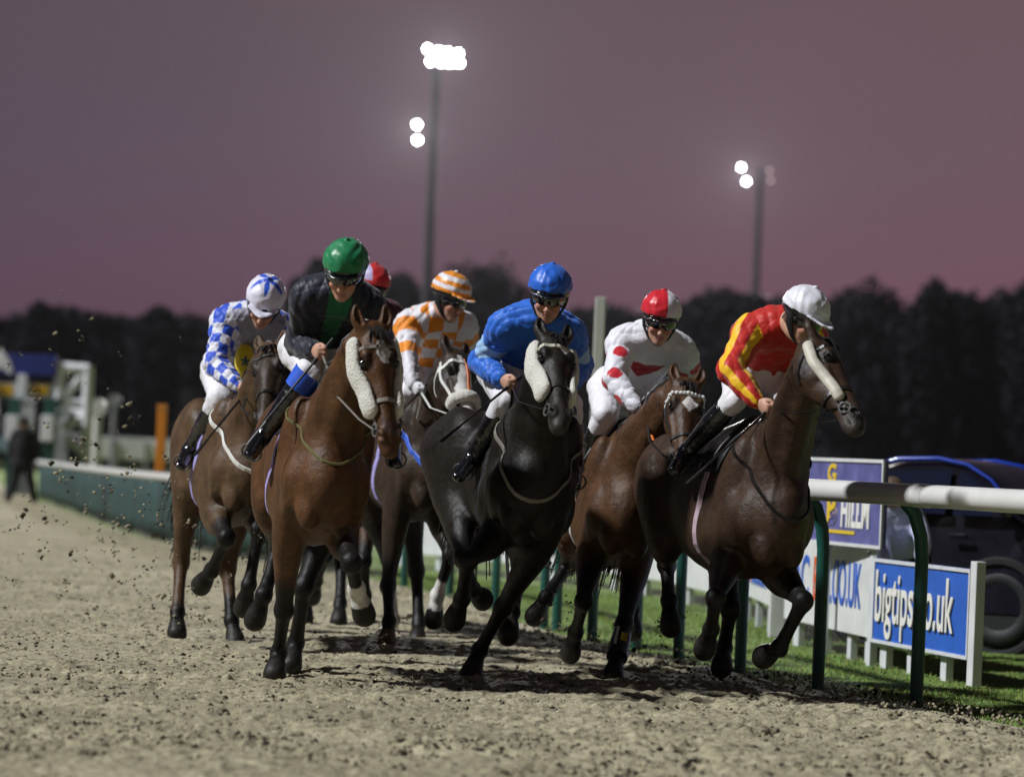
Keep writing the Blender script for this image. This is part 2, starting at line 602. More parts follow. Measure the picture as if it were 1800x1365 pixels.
def build_horse(S):
    fr = Frame(S['px'], 850, S['d'], S['a'], S.get('lean', 4.5))
    NR = {}
    bow, dz = S.get('bow', 0.0), S.get('dz', 0.0)
    # ---- joints
    poll = fr.atx(*S['poll'], S.get('pollx', .98))
    muz = fr.reach(poll, *S['muz'], HL, S.get('muzhint', 1))
    hax = unit(muz - poll)
    fd = fr.cdir(*S['face'])                      # where the forehead faces
    hu = unit(fd - hax * fd.dot(hax))
    hv = np.cross(hax, hu)                        # towards horse's right or left
    if hv[1] < 0:
        hv = -hv                                  # hv points to the horse's left
    legs = {}
    for nm, sy in (('RF', -1), ('LF', 1)):
        q = S[nm]
        E = np.array(q.get('E', (.31, .135 * sy - bow * .13, .85 + dz)), float)
        K = fr.reach(E, *q['K'], q.get('l1', .46), q.get('h', (1, -1, -1))[0])
        T = fr.reach(K, *q['T'], q.get('l2', .29), q.get('h', (1, -1, -1))[1])
        H = fr.reach(T, *q['H'], q.get('l3', .17), q.get('h', (1, -1, -1))[2])
        legs[nm] = (E, K, T, H)
    for nm, sy in (('RH', -1), ('LH', 1)):
        q = S[nm]
        St = np.array(q.get('S', (-.50, .165 * sy - bow * .2, .95 + dz)), float)
        K = fr.reach(St, *q['K'], q.get('l1', .46), q.get('h', (-1, 1, 1))[0])
        T = fr.reach(K, *q['T'], q.get('l2', .36), q.get('h', (-1, 1, 1))[1])
        H = fr.reach(T, *q['H'], q.get('l3', .17), q.get('h', (-1, 1, 1))[2])
        legs[nm] = (St, K, T, H)
    if DEBUG:
        print(S['name'], 'poll', poll.round(2), 'muz', muz.round(2))
        for nm, J in legs.items():
            print('  ', nm, [tuple(np.round(j, 2)) for j in J], [round(float(np.linalg.norm(J[i + 1] - J[i])), 2) for i in range(3)])
    allp = np.array([j for J in legs.values() for j in J] + [poll, muz])
    lo = np.minimum(allp.min(0) - .15, (-1.2, -.42, -.05))
    hi = np.maximum(allp.max(0) + .22, (.9, .42, 1.75))
    Y = np.array((0, 1.0, 0))

    def bw(P_):
        a = np.array(P_, float)
        a[1] -= bow * (a[0] + .05) ** 2
        a[2] += dz
        return a

    def trunk(F0):
        class F:
            sweep = staticmethod(lambda pts, *a, **k: F0.sweep([bw(p_) for p_ in pts], *a, **k))
            ell = staticmethod(lambda c, *a, **k: F0.ell(bw(c), *a, **k))
        x = [.66, .57, .42, .25, .05, -.15, -.38, -.60, -.80, -.94, -1.03]
        zc = [1.09, 1.09, 1.12, 1.15, 1.135, 1.14, 1.17, 1.215, 1.25, 1.265, 1.26]
        rz = [.13, .235, .325, .385, .375, .35, .305, .285, .25, .17, .07]
        ry = [.085, .16, .195, .215, .240, .250, .245, .25, .228, .165, .07]
        F.sweep([(a, 0, b) for a, b in zip(x, zc)], rz, ry, Y, k=.03, sub=3)
        F.sweep([(.38, 0, 1.46), (.22, 0, 1.535), (.02, 0, 1.48), (-.2, 0, 1.43)], [.06, .06, .07, .06], [.05, .045, .06, .08], Y, k=.10)
        # neck
        Fn = F0
        nk = S.get('neckk', .95)
        c1 = NR_c1(poll, bow, dz)
        mid = (bw((.40, 0, 1.33)) * .25 + c1 * .5 + poll * .25)
        n2 = c1 * .28 + poll * .72 + np.array((0, 0, .015))
        base = bw((.34, 0, 1.25))
        side = hv * .35 + Y
        Fn.sweep([base, mid * .55 + base * .45, mid, n2, poll + hax * .05 - hu * .04],
                [.30, .265 * nk, .20 * nk, .135 * nk, .10], [.15, .145 * nk, .115 * nk, .085, .075], [Y, Y, Y, unit(side), hv], k=.07)
        NR['neck'] = [base, mid * .55 + base * .45, mid, n2, poll]
        for sy in (-1, 1):
            # throat and neck muscles
            Fn.sweep([bw((.56, .085 * sy, 1.20)), mid + Y * .085 * sy - (0, 0, .06), n2 + Y * .055 * sy - hu * .0], [.06, .05, .035], .05, Y, k=.05)
            # shoulder blade, point of shoulder, breast, arm
            F.ell((.34, .158 * sy, 1.25), (.11, .085, .27), [(.93, 0, -.36), (0, 1, 0), (.36, 0, .93)], k=.045)
            F.ell((.535, .135 * sy, 1.08), (.10, .085, .15), k=.045)
            F.ell((.605, .074 * sy, .98), (.090, .074, .15), [(.9, 0, .43), (0, 1, 0), (-.43, 0, .9)], k=.012)
            F.sweep([(.50, .15 * sy, 1.22), (.54, .17 * sy, 1.08), (.50, .17 * sy, .95)], [.03, .05, .04], [.025, .035, .03], Y, k=.03)
            F.sweep([(-.36, .24 * sy, .95), (-.34, .265 * sy, 1.12), (-.38, .25 * sy, 1.3)], [.016, .018, .010], [.014, .016, .010], Y, k=.05, cut=True)
            F.ell((.20, .182 * sy, 1.02), (.15, .078, .16), k=.03)
            F.ell((.05, .155 * sy, 1.0), (.22, .075, .14), k=.06)
            # haunch
            F.ell((-.64, .145 * sy, 1.27), (.29, .125, .24), [(.96, 0, .28), (0, 1, 0), (-.28, 0, .96)], k=.06)
            F.ell((-.45, .18 * sy, 1.38), (.08, .06, .06), k=.07)
        for nm in ('RF', 'LF'):
            E, K, T, H = legs[nm]
            sy = -1 if nm == 'RF' else 1
            fw = unit(K - E)
            v = unit(Y - fw * fw[1])
            sh = bw((.37, .13 * sy, 1.10))
            F0.sweep([sh, E * .8 + sh * .2, E + (K - E) * .25, E + (K - E) * .55, E + (K - E) * .85, K],
                    [.165, .145, .112, .078, .053, .054], [.10, .092, .080, .062, .047, .050], v, k=.05)
            c = T - K
            F0.sweep([K, K + c * .22, K + c * .6, K + c * .88, T], [.054, .042, .038, .042, .050], [.050, .038, .033, .037, .043], v, k=.02)
            bend = unit(np.cross(np.cross(E - K, c), c) + 1e-6)
            hoof(F0, T, H, v)
        for nm in ('RH', 'LH'):
            St, K, T, H = legs[nm]
            sy = -1 if nm == 'RH' else 1
            top = bw((-.72, .145 * sy, 1.24))
            fw = unit(K - St)
            v = unit(Y - fw * fw[1])
            F0.sweep([top, (top + St) / 2 + (-.03, 0, 0), St, St + (K - St) * .35, St + (K - St) * .72, K],
                    [.24, .21, .15, .118, .070, .062], [.125, .12, .105, .082, .055, .052], v, k=.05)
            back = unit(np.array((-1, 0, .25)) - .0)
            hk = unit(unit(K - St) - unit(T - K))       # the point of the hock sticks out on the outer side of the bend
            if np.linalg.norm(np.cross(K - St, T - K)) < 1e-4:
                hk = np.array((-1, 0, 0))
            F0.ell(K + hk * .03, (.034, .034, .04), k=.035)
            c = T - K
            F0.sweep([K, K + c * .2, K + c * .55, K + c * .88, T], [.060, .047, .042, .046, .053], [.052, .041, .036, .040, .046], v, k=.02)
            hoof(F0, T, H, v)

    def hoof(F, T, H, v):
        d = unit(H - T)
        L = np.linalg.norm(H - T)
        F.sweep([T, T + d * L * .30, T + d * L * .52], [.050, .043, .048], [.045, .041, .046], v, k=.015)
        F.sweep([T + d * L * .50, T + d * L * .72, T + d * (L - .012)], [.050, .060, .066], [.048, .056, .061], v, k=.006)

    def hp(t, a=0., b=0.):
        return poll + hax * (HL * t) + hu * a + hv * b

    def head(F):
        t = [-.02, .12, .28, .42, .58, .74, .88, .985]
        ru = [.080, .112, .128, .108, .082, .066, .062, .042]
        rv = [.066, .090, .094, .074, .058, .050, .054, .044]
        off = [-.03, -.042, -.052, -.045, -.026, -.016, -.016, -.018]
        F.sweep([hp(a, o) for a, o in zip(t, off)], ru, rv, hv, k=.03, sub=5)
        for sy in (-1, 1):
            F.ell(hp(.25, -.085, .052 * sy), (.10, .075, .045), [hax, hu, hv], k=.03)       # cheek
            F.ell(hp(.215, .040, .068 * sy), (.050, .030, .026), [hax, hu, hv], k=.025)      # brow
            F.sweep([hp(.36, .0, .076 * sy), hp(.5, -.006, .062 * sy), hp(.62, -.006, .052 * sy)], .012, .012, hv, k=.02)   # facial crest
            F.ell(hp(.275, .030, .086 * sy), (.026, .020, .014), [hax, hu, hv], k=.012, cut=True)
            F.ell(hp(.275, .028, .080 * sy), (.024, .019, .016), [hax, hu, hv], k=.004)
            F.ell(hp(.885, .018, .044 * sy), (.036, .028, .022), [hax, hu, hv], k=.018)      # nostril rim
            F.ell(hp(.895, .022, .062 * sy), (.028, .015, .024), [unit(hax + hu * .6), unit(hu - hax * .6), hv], k=.006, cut=True)
            # mouth
            F.sweep([hp(.82, -.042, .058 * sy), hp(.90, -.040, .056 * sy), hp(.985, -.030, .03 * sy)], .006, .006, hv, k=.008, cut=True)
            # ears
            e0, e1 = hp(-.02, .01, .050 * sy), hp(-.235, .035 + S.get('earf', 0), S.get('earw', .078) * sy)
            em = (e0 * .5 + e1 * .5) + hv * .012 * sy
            F.sweep([e0, e0 * .6 + em * .4, em, em * .35 + e1 * .65, e1], [.030, .032, .030, .020, .006], [.030, .034, .033, .021, .006], hv, k=.02)
            F.sweep([em * .5 + e0 * .5 + hu * .028, em + hu * .026, em * .4 + e1 * .6 + hu * .018], [.012, .016, .008], [.014, .018, .009], hv, k=.008, cut=True)
        F.ell(hp(.93, -.050, 0), (.055, .028, .036), [hax, hu, hv], k=.02)                  # chin
        for sy in (-1, 1):
            F.ell(hp(.34, -.105, .0), (.10, .03, .022), [hax, hu, hv], k=.03)

    V, Q = [], []
    cut0 = poll - hax * .06 - hu * .10
    n_cut = unit(poll - NR_guess(poll, bow, dz))
    Fb = Field(lo, hi, .0115)
    trunk(Fb)
    head(Fb)
    p, q = Fb.mesh()
    sd = (p - cut0) @ n_cut
    inr = (np.linalg.norm(p - hp(.4), axis=1) < .62) & (sd > .02)
    keep = ~(inr[q].all(1))
    p1, q1 = compact(p, q[keep])
    hb = np.array([hp(-.3, .08, .12), hp(-.3, .08, -.12), hp(1.05, .09, .1), hp(1.05, .09, -.1), hp(.3, -.2, .1), hp(.3, -.2, -.1), cut0 + hv * .16, cut0 - hv * .16, cut0 - hu * .12, hp(1.05, -.1), hp(-.05, -.15)])
    Fh = Field(hb.min(0) - .02, hb.max(0) + .02, .0068)
    trunk(Fh)
    head(Fh)
    p, q = Fh.mesh()
    sd = (p - cut0) @ n_cut
    inr = (sd > -.03) & (np.linalg.norm(p - hp(.4), axis=1) < .66)
    brd = ((p > Fh.lo + .016) & (p < Fh.lo + Fh.h * (Fh.n - 1) - .016)).all(1)
    keep = (inr & brd)[q].all(1)
    p2, q2 = compact(p, q[keep])
    P = np.vstack([p1, p2])
    Qs = np.vstack([q1, q2 + len(p1)])
    # ---- coat
    base = np.array(S['coat'])
    C = np.tile(base, (len(P), 1)).astype(float)
    nz = noise3(P, 9, 3)[:, None]
    C *= 1 + .12 * nz
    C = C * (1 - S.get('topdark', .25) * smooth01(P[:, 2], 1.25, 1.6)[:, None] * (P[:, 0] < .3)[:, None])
    pts = np.array(S.get('points', (.008, .007, .006)))
    def blend(mask, col):
        nonlocal C
        C = C * (1 - mask[:, None]) + np.array(col)[None] * mask[:, None]
    for nm, J in legs.items():
        st = S.get('blk', {}).get(nm, .42 if nm[1] == 'F' else .62)
        d1, h1 = seg_dist(P, J[0], J[1])
        d2, h2 = seg_dist(P, J[1], J[2])
        d3, h3 = seg_dist(P, J[2], J[3])
        near = np.minimum(np.minimum(d1, d2), d3) < .13
        dd = np.where(d1 < np.minimum(d2, d3), h1, np.where(d2 < d3, 1 + h2, 2 + h3))
        zlow = (P[:, 2] < 1.0)
        jit = .12 * noise3(P, 14, 5)
        blend(near * zlow * smooth01(dd + jit, 1 - st - .15, 1 - st + .25), pts)
        if nm in S.get('socks', {}):
            s0 = S['socks'][nm]
            blend(near * zlow * smooth01(dd + .3 * jit, s0, s0 + .08), (.62, .60, .55))
        hf = near & (dd > 2.52)
        blend(hf.astype(float), S.get('hoofc', {}).get(nm, (.02, .017, .014)))
    hd = (P - poll) @ hax / HL
    ha = (P - poll) @ hu
    hb_ = (P - poll) @ hv
    onh = (np.linalg.norm(P - hp(.45), axis=1) < .42) & (hd > .0) & (sdist(P, cut0, n_cut) > 0)
    blend(onh * smooth01(hd + .05 * noise3(P, 20, 8), .72, .93) * .8, S.get('muzc', (.040, .034, .031)))
    blend((np.abs(hd - .275) < .06) * (np.abs(np.abs(hb_) - .085) < .04) * onh * .7, pts)
    for sy in (-1, 1):
        nd = np.linalg.norm((P - hp(.895, .020, .058 * sy)) / np.array((1, 1, 1)), axis=1)
        blend((nd < .028).astype(float) * onh * .92, (.006, .005, .005))
    if S.get('darkface'):
        blend(onh * (hd > .0) * .75 * smooth01(hd, 0, .2), (.020, .014, .010))
    if 'blaze' in S:
        for (t0, t1, b0, b1) in S['blaze']:
            w = np.interp(hd, [t0, (t0 + t1) / 2, t1], [b1 * .5, b0, b1 * .4])
            m = onh & (hd > t0) & (hd < t1) & (np.abs(hb_ - S.get('blazeoff', 0) + .012 * noise3(P, 30, 2)) < w) & (ha > .01)
            blend(m.astype(float), (.60, .58, .55))
    ear = (hd < -.06) & (np.abs(hb_) < .14) & (ha > -.06) & (np.linalg.norm(P - hp(-.14), axis=1) < .2)
    blend(ear * smooth01(-hd, .14, .27) * .7, pts)
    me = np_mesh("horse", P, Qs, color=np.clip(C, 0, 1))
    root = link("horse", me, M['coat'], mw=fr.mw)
    tag(root, S['label'], 'horse', 'racehorses galloping in the field')
    H = dict(fr=fr, F=Fb, Fh=Fh, root=root, poll=poll, hax=hax, hu=hu, hv=hv, hp=hp, legs=legs, neck=NR['neck'], S=S)
    tack(H)
    hairs(H)
    return H

def sdist(P, c, n):
    return (P - c) @ n

def NR_c1(poll, bow=0.0, dz=0.0):
    return np.array((.62, -bow * .45, 1.27 + dz * .9 + .46 * (poll[2] - 1.27 - dz * .9)))

def NR_guess(poll, bow=0.0, dz=0.0):
    c1 = NR_c1(poll, bow, dz)
    return c1 * .28 + poll * .72

def compact(p, q):
    u, inv = np.unique(q, return_inverse=True)
    return p[u], inv.reshape(q.shape)

def hring(H, t, angs, off=.004):
    """points on the head's surface at t down the face; angle 0 = front, + = horse's left"""
    hp, hu, hv = H['hp'], H['hu'], H['hv']
    a = np.radians(angs)
    t = np.broadcast_to(np.asarray(t, float), a.shape)
    o = np.interp(t, [-.02, .28, .58, .98], [-.02, -.05, -.026, -.018])
    C = np.array([hp(tt, oo) for tt, oo in zip(t, o)])
    D = np.cos(a)[:, None] * hu + np.sin(a)[:, None] * hv
    P = H['Fh'].hit(C, D, rmax=.19, off=off, step=.003)
    return P, D

def bodyring(H, c, d1, d2, angs, off=.005, rmax=.7):
    a = np.radians(angs)
    D = np.cos(a)[:, None] * np.array(d1, float) + np.sin(a)[:, None] * np.array(d2, float)
    P = H['F'].hit(c, D, rmax=rmax, off=off)
    return P, D

def bow_(S):
    return S.get('bow', 0.0)

def tack(H):
    S, root, hp, hu, hv, hax = H['S'], H['root'], H['hp'], H['hu'], H['hv'], H['hax']
    br = M[S.get('bridle', 'leather')]
    T = S.get('tack', {})
    mb = MB()
    # headpiece, cheek straps, throat strap, noseband
    P, N = hring(H, .155, np.linspace(-105, 105, 23))
    bb = MB().ribbon(P, N, .026 if 'browband' in T else .02, .006)
    if T.get('browband') == 'beads':
        for p, n in zip(*hring(H, .155, np.linspace(-80, 80, 17), off=.010)):
            bb.ball(p, .0125, 8, 5)
    bb.build('browband', M[{'beads': 'white_strap'}.get(T.get('browband'), T.get('browband', S.get('bridle', 'leather')))], root)
    for sy in (-1, 1):
        P, N = hring(H, np.linspace(.06, .80, 14), np.linspace(92, 84, 14) * sy)
        mb.ribbon(P, N, .020, .005)
        P, N = hring(H, np.linspace(.10, .34, 8), np.linspace(100, 150, 8) * sy)
        mb.ribbon(P, N, .016, .005)
    P, N = hring(H, .60, np.linspace(-178, 178, 33))
    mb.ribbon(P, N, .024, .006)
    mb.build('bridle', br, root)
    bits = []
    for sy in (-1, 1):
        p, n = hring(H, np.array([.815]), np.array([84 * sy]), off=.010)
        c = p[0]
        b = MB().torus(c, n[0] * .9 + hax * .1, .030, .0048)
        b.tube([c - hu * .0 - n[0] * .03, c + n[0] * .012], .009, 8)
        b.build('bit_ring', M['metal'], root, True)
        bits.append(c)
    H['bits'] = bits
    for sy in (-1, 1):
        e = hp(.272, .031, .083 * sy)
        MB().ball(e, .0195, 14, 10).build('eye', M['eye'], root, True)
    if 'cheek' in T:                                       # sheepskin cheekpieces
        w, ln, m_, a0 = T['cheek']
        for sy in (-1, 1):
            P, N = hring(H, np.linspace(.08, .08 + ln, 14), np.linspace(88, 80, 14) * sy, off=.014)
            fleece(P, N, w, m_, root, 'cheekpiece')
    if 'noseroll' in T:
        P, N = hring(H, .62, np.linspace(-100, 100, 20), off=.022)
        fleece(P, N, .040, 'fleece', root, 'sheepskin_noseband')
    if 'facestrap' in T:
        P, N = hring(H, np.linspace(.10, .62, 14), np.linspace(6, 2, 14), off=.006)
        MB().ribbon(P, N, .018, .006).build('face_strap', M['orange'], root)
    # saddle, cloth, girth
    F = H['F']
    def drape(x0, x1, a0, a1, off, th, name, m_, nx=26, na=32, edge=None):
        xs = np.linspace(x0, x1, nx)
        an = np.radians(np.linspace(-1, 1, na))
        vs = []
        for i, x in enumerate(xs):
            amax = a0 + (a1 - a0) * (i / (nx - 1))
            D = np.stack([np.zeros(na), np.sin(an * amax), np.cos(an * amax)], 1)
            P = F.hit((x, -bow_(S) * (x + .05) ** 2, 1.2 + S.get('dz', 0)), D, rmax=.62, off=off)
            vs.append((P, P + D * th))
        V = np.concatenate([v[0] for v in vs] + [v[1] for v in vs])
        n = nx * na
        fs = []
        for i in range(nx - 1):
            for j in range(na - 1):
                a = i * na + j
                fs.append((n + a, n + a + na, n + a + na + 1, n + a + 1))
                fs.append((a, a + 1, a + na + 1, a + na))
        for j in range(na - 1):
            fs.append((j, n + j, n + j + 1, j + 1))
            a = (nx - 1) * na + j
            fs.append((a, a + 1, n + a + 1, n + a))
        for i in range(nx - 1):
            a = i * na
            fs.append((a, a + na, n + a + na, n + a))
            a = i * na + na - 1
            fs.append((a, n + a, n + a + na, a + na))
        me = np_mesh(name, V, np.array(fs))
        return link(name, me, m_, root)
    drape(-.30, .22, 66, 64, .006, .010, 'saddle_cloth', M[T.get('cloth', 'black')])
    drape(-.26, .16, 44, 58, .018, .022, 'saddle', M['leather'], 20, 24)
    P, N = bodyring(H, (.10, 0, 1.2), (0, 0, -1), (0, 1, 0), np.linspace(-125, 125, 50), off=.004)
    P = P + np.linspace(-.0, .0, 50)[:, None] * 0
    MB().ribbon(P, N, .062, .006).build('girth', M[T.get('girth', 'lilac')], root)
    if 'breast' in T:
        m_, w, zb = T['breast']
        W, B = np.array((.16, 0, 1.50)), np.array((.70, 0, zb))
        ax = unit(B - W)
        P, N = bodyring(H, (W + B) / 2, ax, (0, 1, 0), np.linspace(-125, 125, 50), off=.005)
        MB().ribbon(P, N, w, .006).build('breastplate', M[m_], root)
    for sy, key in ((-1, 'RF'), (1, 'LF')):
        if T.get('bandage') == key:                         # a black leg boot with a letter on its front
            _, K, Ft, _ = H['legs'][key]
            c = Ft - K
            b = MB().tube([K + c * .30, K + c * .5, K + c * .8, Ft + c * .05], [.052, .056, .056, .060], 16)
            bo = b.build('leg_boot', M['leather'], root, True)
            up = unit(-c)
            fw = unit(np.array((1.0, -.1, 0)) - up * up[0])
            rt = np.cross(up, fw)
            pc = K + c * .62 + fw * .060
            Mx = Matrix([[rt[i], up[i], fw[i], pc[i]] for i in range(3)] + [[0, 0, 0, 1]])
            text_obj('E', .085, M['yellow'], bo, Mx @ Matrix.Translation((-.012, -.03, 0)), .003, .002)
            MB().box((0, 0, 0), (.014, .15, .006), M=Mx.to_3x3()).build('stripe', M['white_strap'], bo).location = Vector(pc - rt * .032 - fw * .004)

def fleece(P, N, w, m_, root, name):
    lo, hi = P.min(0) - w - .03, P.max(0) + w + .03
    f = Field(lo, hi, .007)
    n = len(P)
    V = np.cross(np.gradient(P, axis=0), N)
    thick = .030 if m_ == 'fleece' else .022
    f.sweep(P, np.full(n, thick), np.full(n, w), V, k=.0, sub=2)
    X, Yy, Z = np.meshgrid(*f.ax, indexing='ij')
    if m_ == 'fleece':
        f.d += .0016 * (np.sin(X * 330 + 2 * np.sin(Yy * 170)) * np.sin(Yy * 310 + 2 * np.sin(Z * 150)) + np.sin(Z * 340 + 2 * np.sin(X * 190))).astype(np.float32)
    p, q = f.mesh()
    me = np_mesh(name, p, q)
    return link(name, me, M[m_], root)

def strand(mb, pts, r0):
    n = len(pts)
    mb.tube(pts, [r0 * (1 - .75 * i / (n - 1)) for i in range(n)], 5, True)

def hairs(H):
    g = np.random.default_rng(int(H['S']['px']))
    hp, hu, hv, hax = H['hp'], H['hu'], H['hv'], H['hax']
    root = H['root']
    N = np.array(H['neck'])
    mb = MB()
    crest = crom(N, 8)
    for i in range(120):
        t = g.uniform(.25, .97)
        c = crest[int(t * (len(crest) - 1))]
        tan = unit(crest[min(int(t * (len(crest) - 1)) + 1, len(crest) - 1)] - crest[max(int(t * (len(crest) - 1)) - 1, 0)])
        up = unit(np.array((0, 0, 1.0)) - tan * tan[2])
        top = H['F'].hit(c, [up + .05 * g.normal(size=3)], rmax=.45, off=-.004)[0]
        side = np.array((0, 1.0, 0)) * (1 if g.random() < .35 else -1)
        L = g.uniform(.06, .16)
        p1 = top + up * .02 + side * .015 - tan * .02
        p2 = top + side * L * .5 - up * L * .35 - tan * L * .3 + g.normal(size=3) * .008
        p3 = top + side * L * .75 - up * L * .95 - tan * L * .7 + g.normal(size=3) * .012
        strand(mb, [top, p1, p2, p3], .007)
    mb.build('mane', M['hair'], root, True)
    mb = MB()
    for i in range(16):                                   # forelock
        b = g.uniform(-.035, .035)
        top = hp(-.03, .045, b)
        strand(mb, [top, hp(.03, .085, b * 1.1), hp(g.uniform(.08, .16), .085 + g.uniform(0, .02), b * 1.5 + g.normal() * .01)], .008)
    mb.build('forelock', M['hair'], root, True)
    mb = MB()
    for i in range(300):
        a = np.array((-1.02, g.normal() * .025 - H['S'].get('bow', 0) * .94, 1.36 + H['S'].get('dz', 0) + g.normal() * .02))
        L = g.uniform(.40, .68)
        sp = g.normal(size=3) * np.array((.020, .024, .03))
        ts = H['S'].get('tailside', 0)
        p1 = a + np.array((-.13 + .05 * abs(ts), -.10 * ts, .01 + .04 * abs(ts))) + sp * .3
        p2 = a + np.array((-.24 - .05 * L + .12 * abs(ts), -.24 * ts, -.22 * L)) + sp * (1 + abs(ts))
        p3 = a + np.array((-.30 - .15 * L + .2 * abs(ts), -.32 * ts, -.62 * L)) + sp * (2 + abs(ts))
        p4 = a + np.array((-.36 - .22 * L + .3 * abs(ts), -.34 * ts, -.95 * L)) + sp * (2.6 + abs(ts))
        strand(mb, [a, p1, p2, p3, p4], .012)
    mb.build('tail', M[H['S'].get('tailm', 'hair')], root, True)

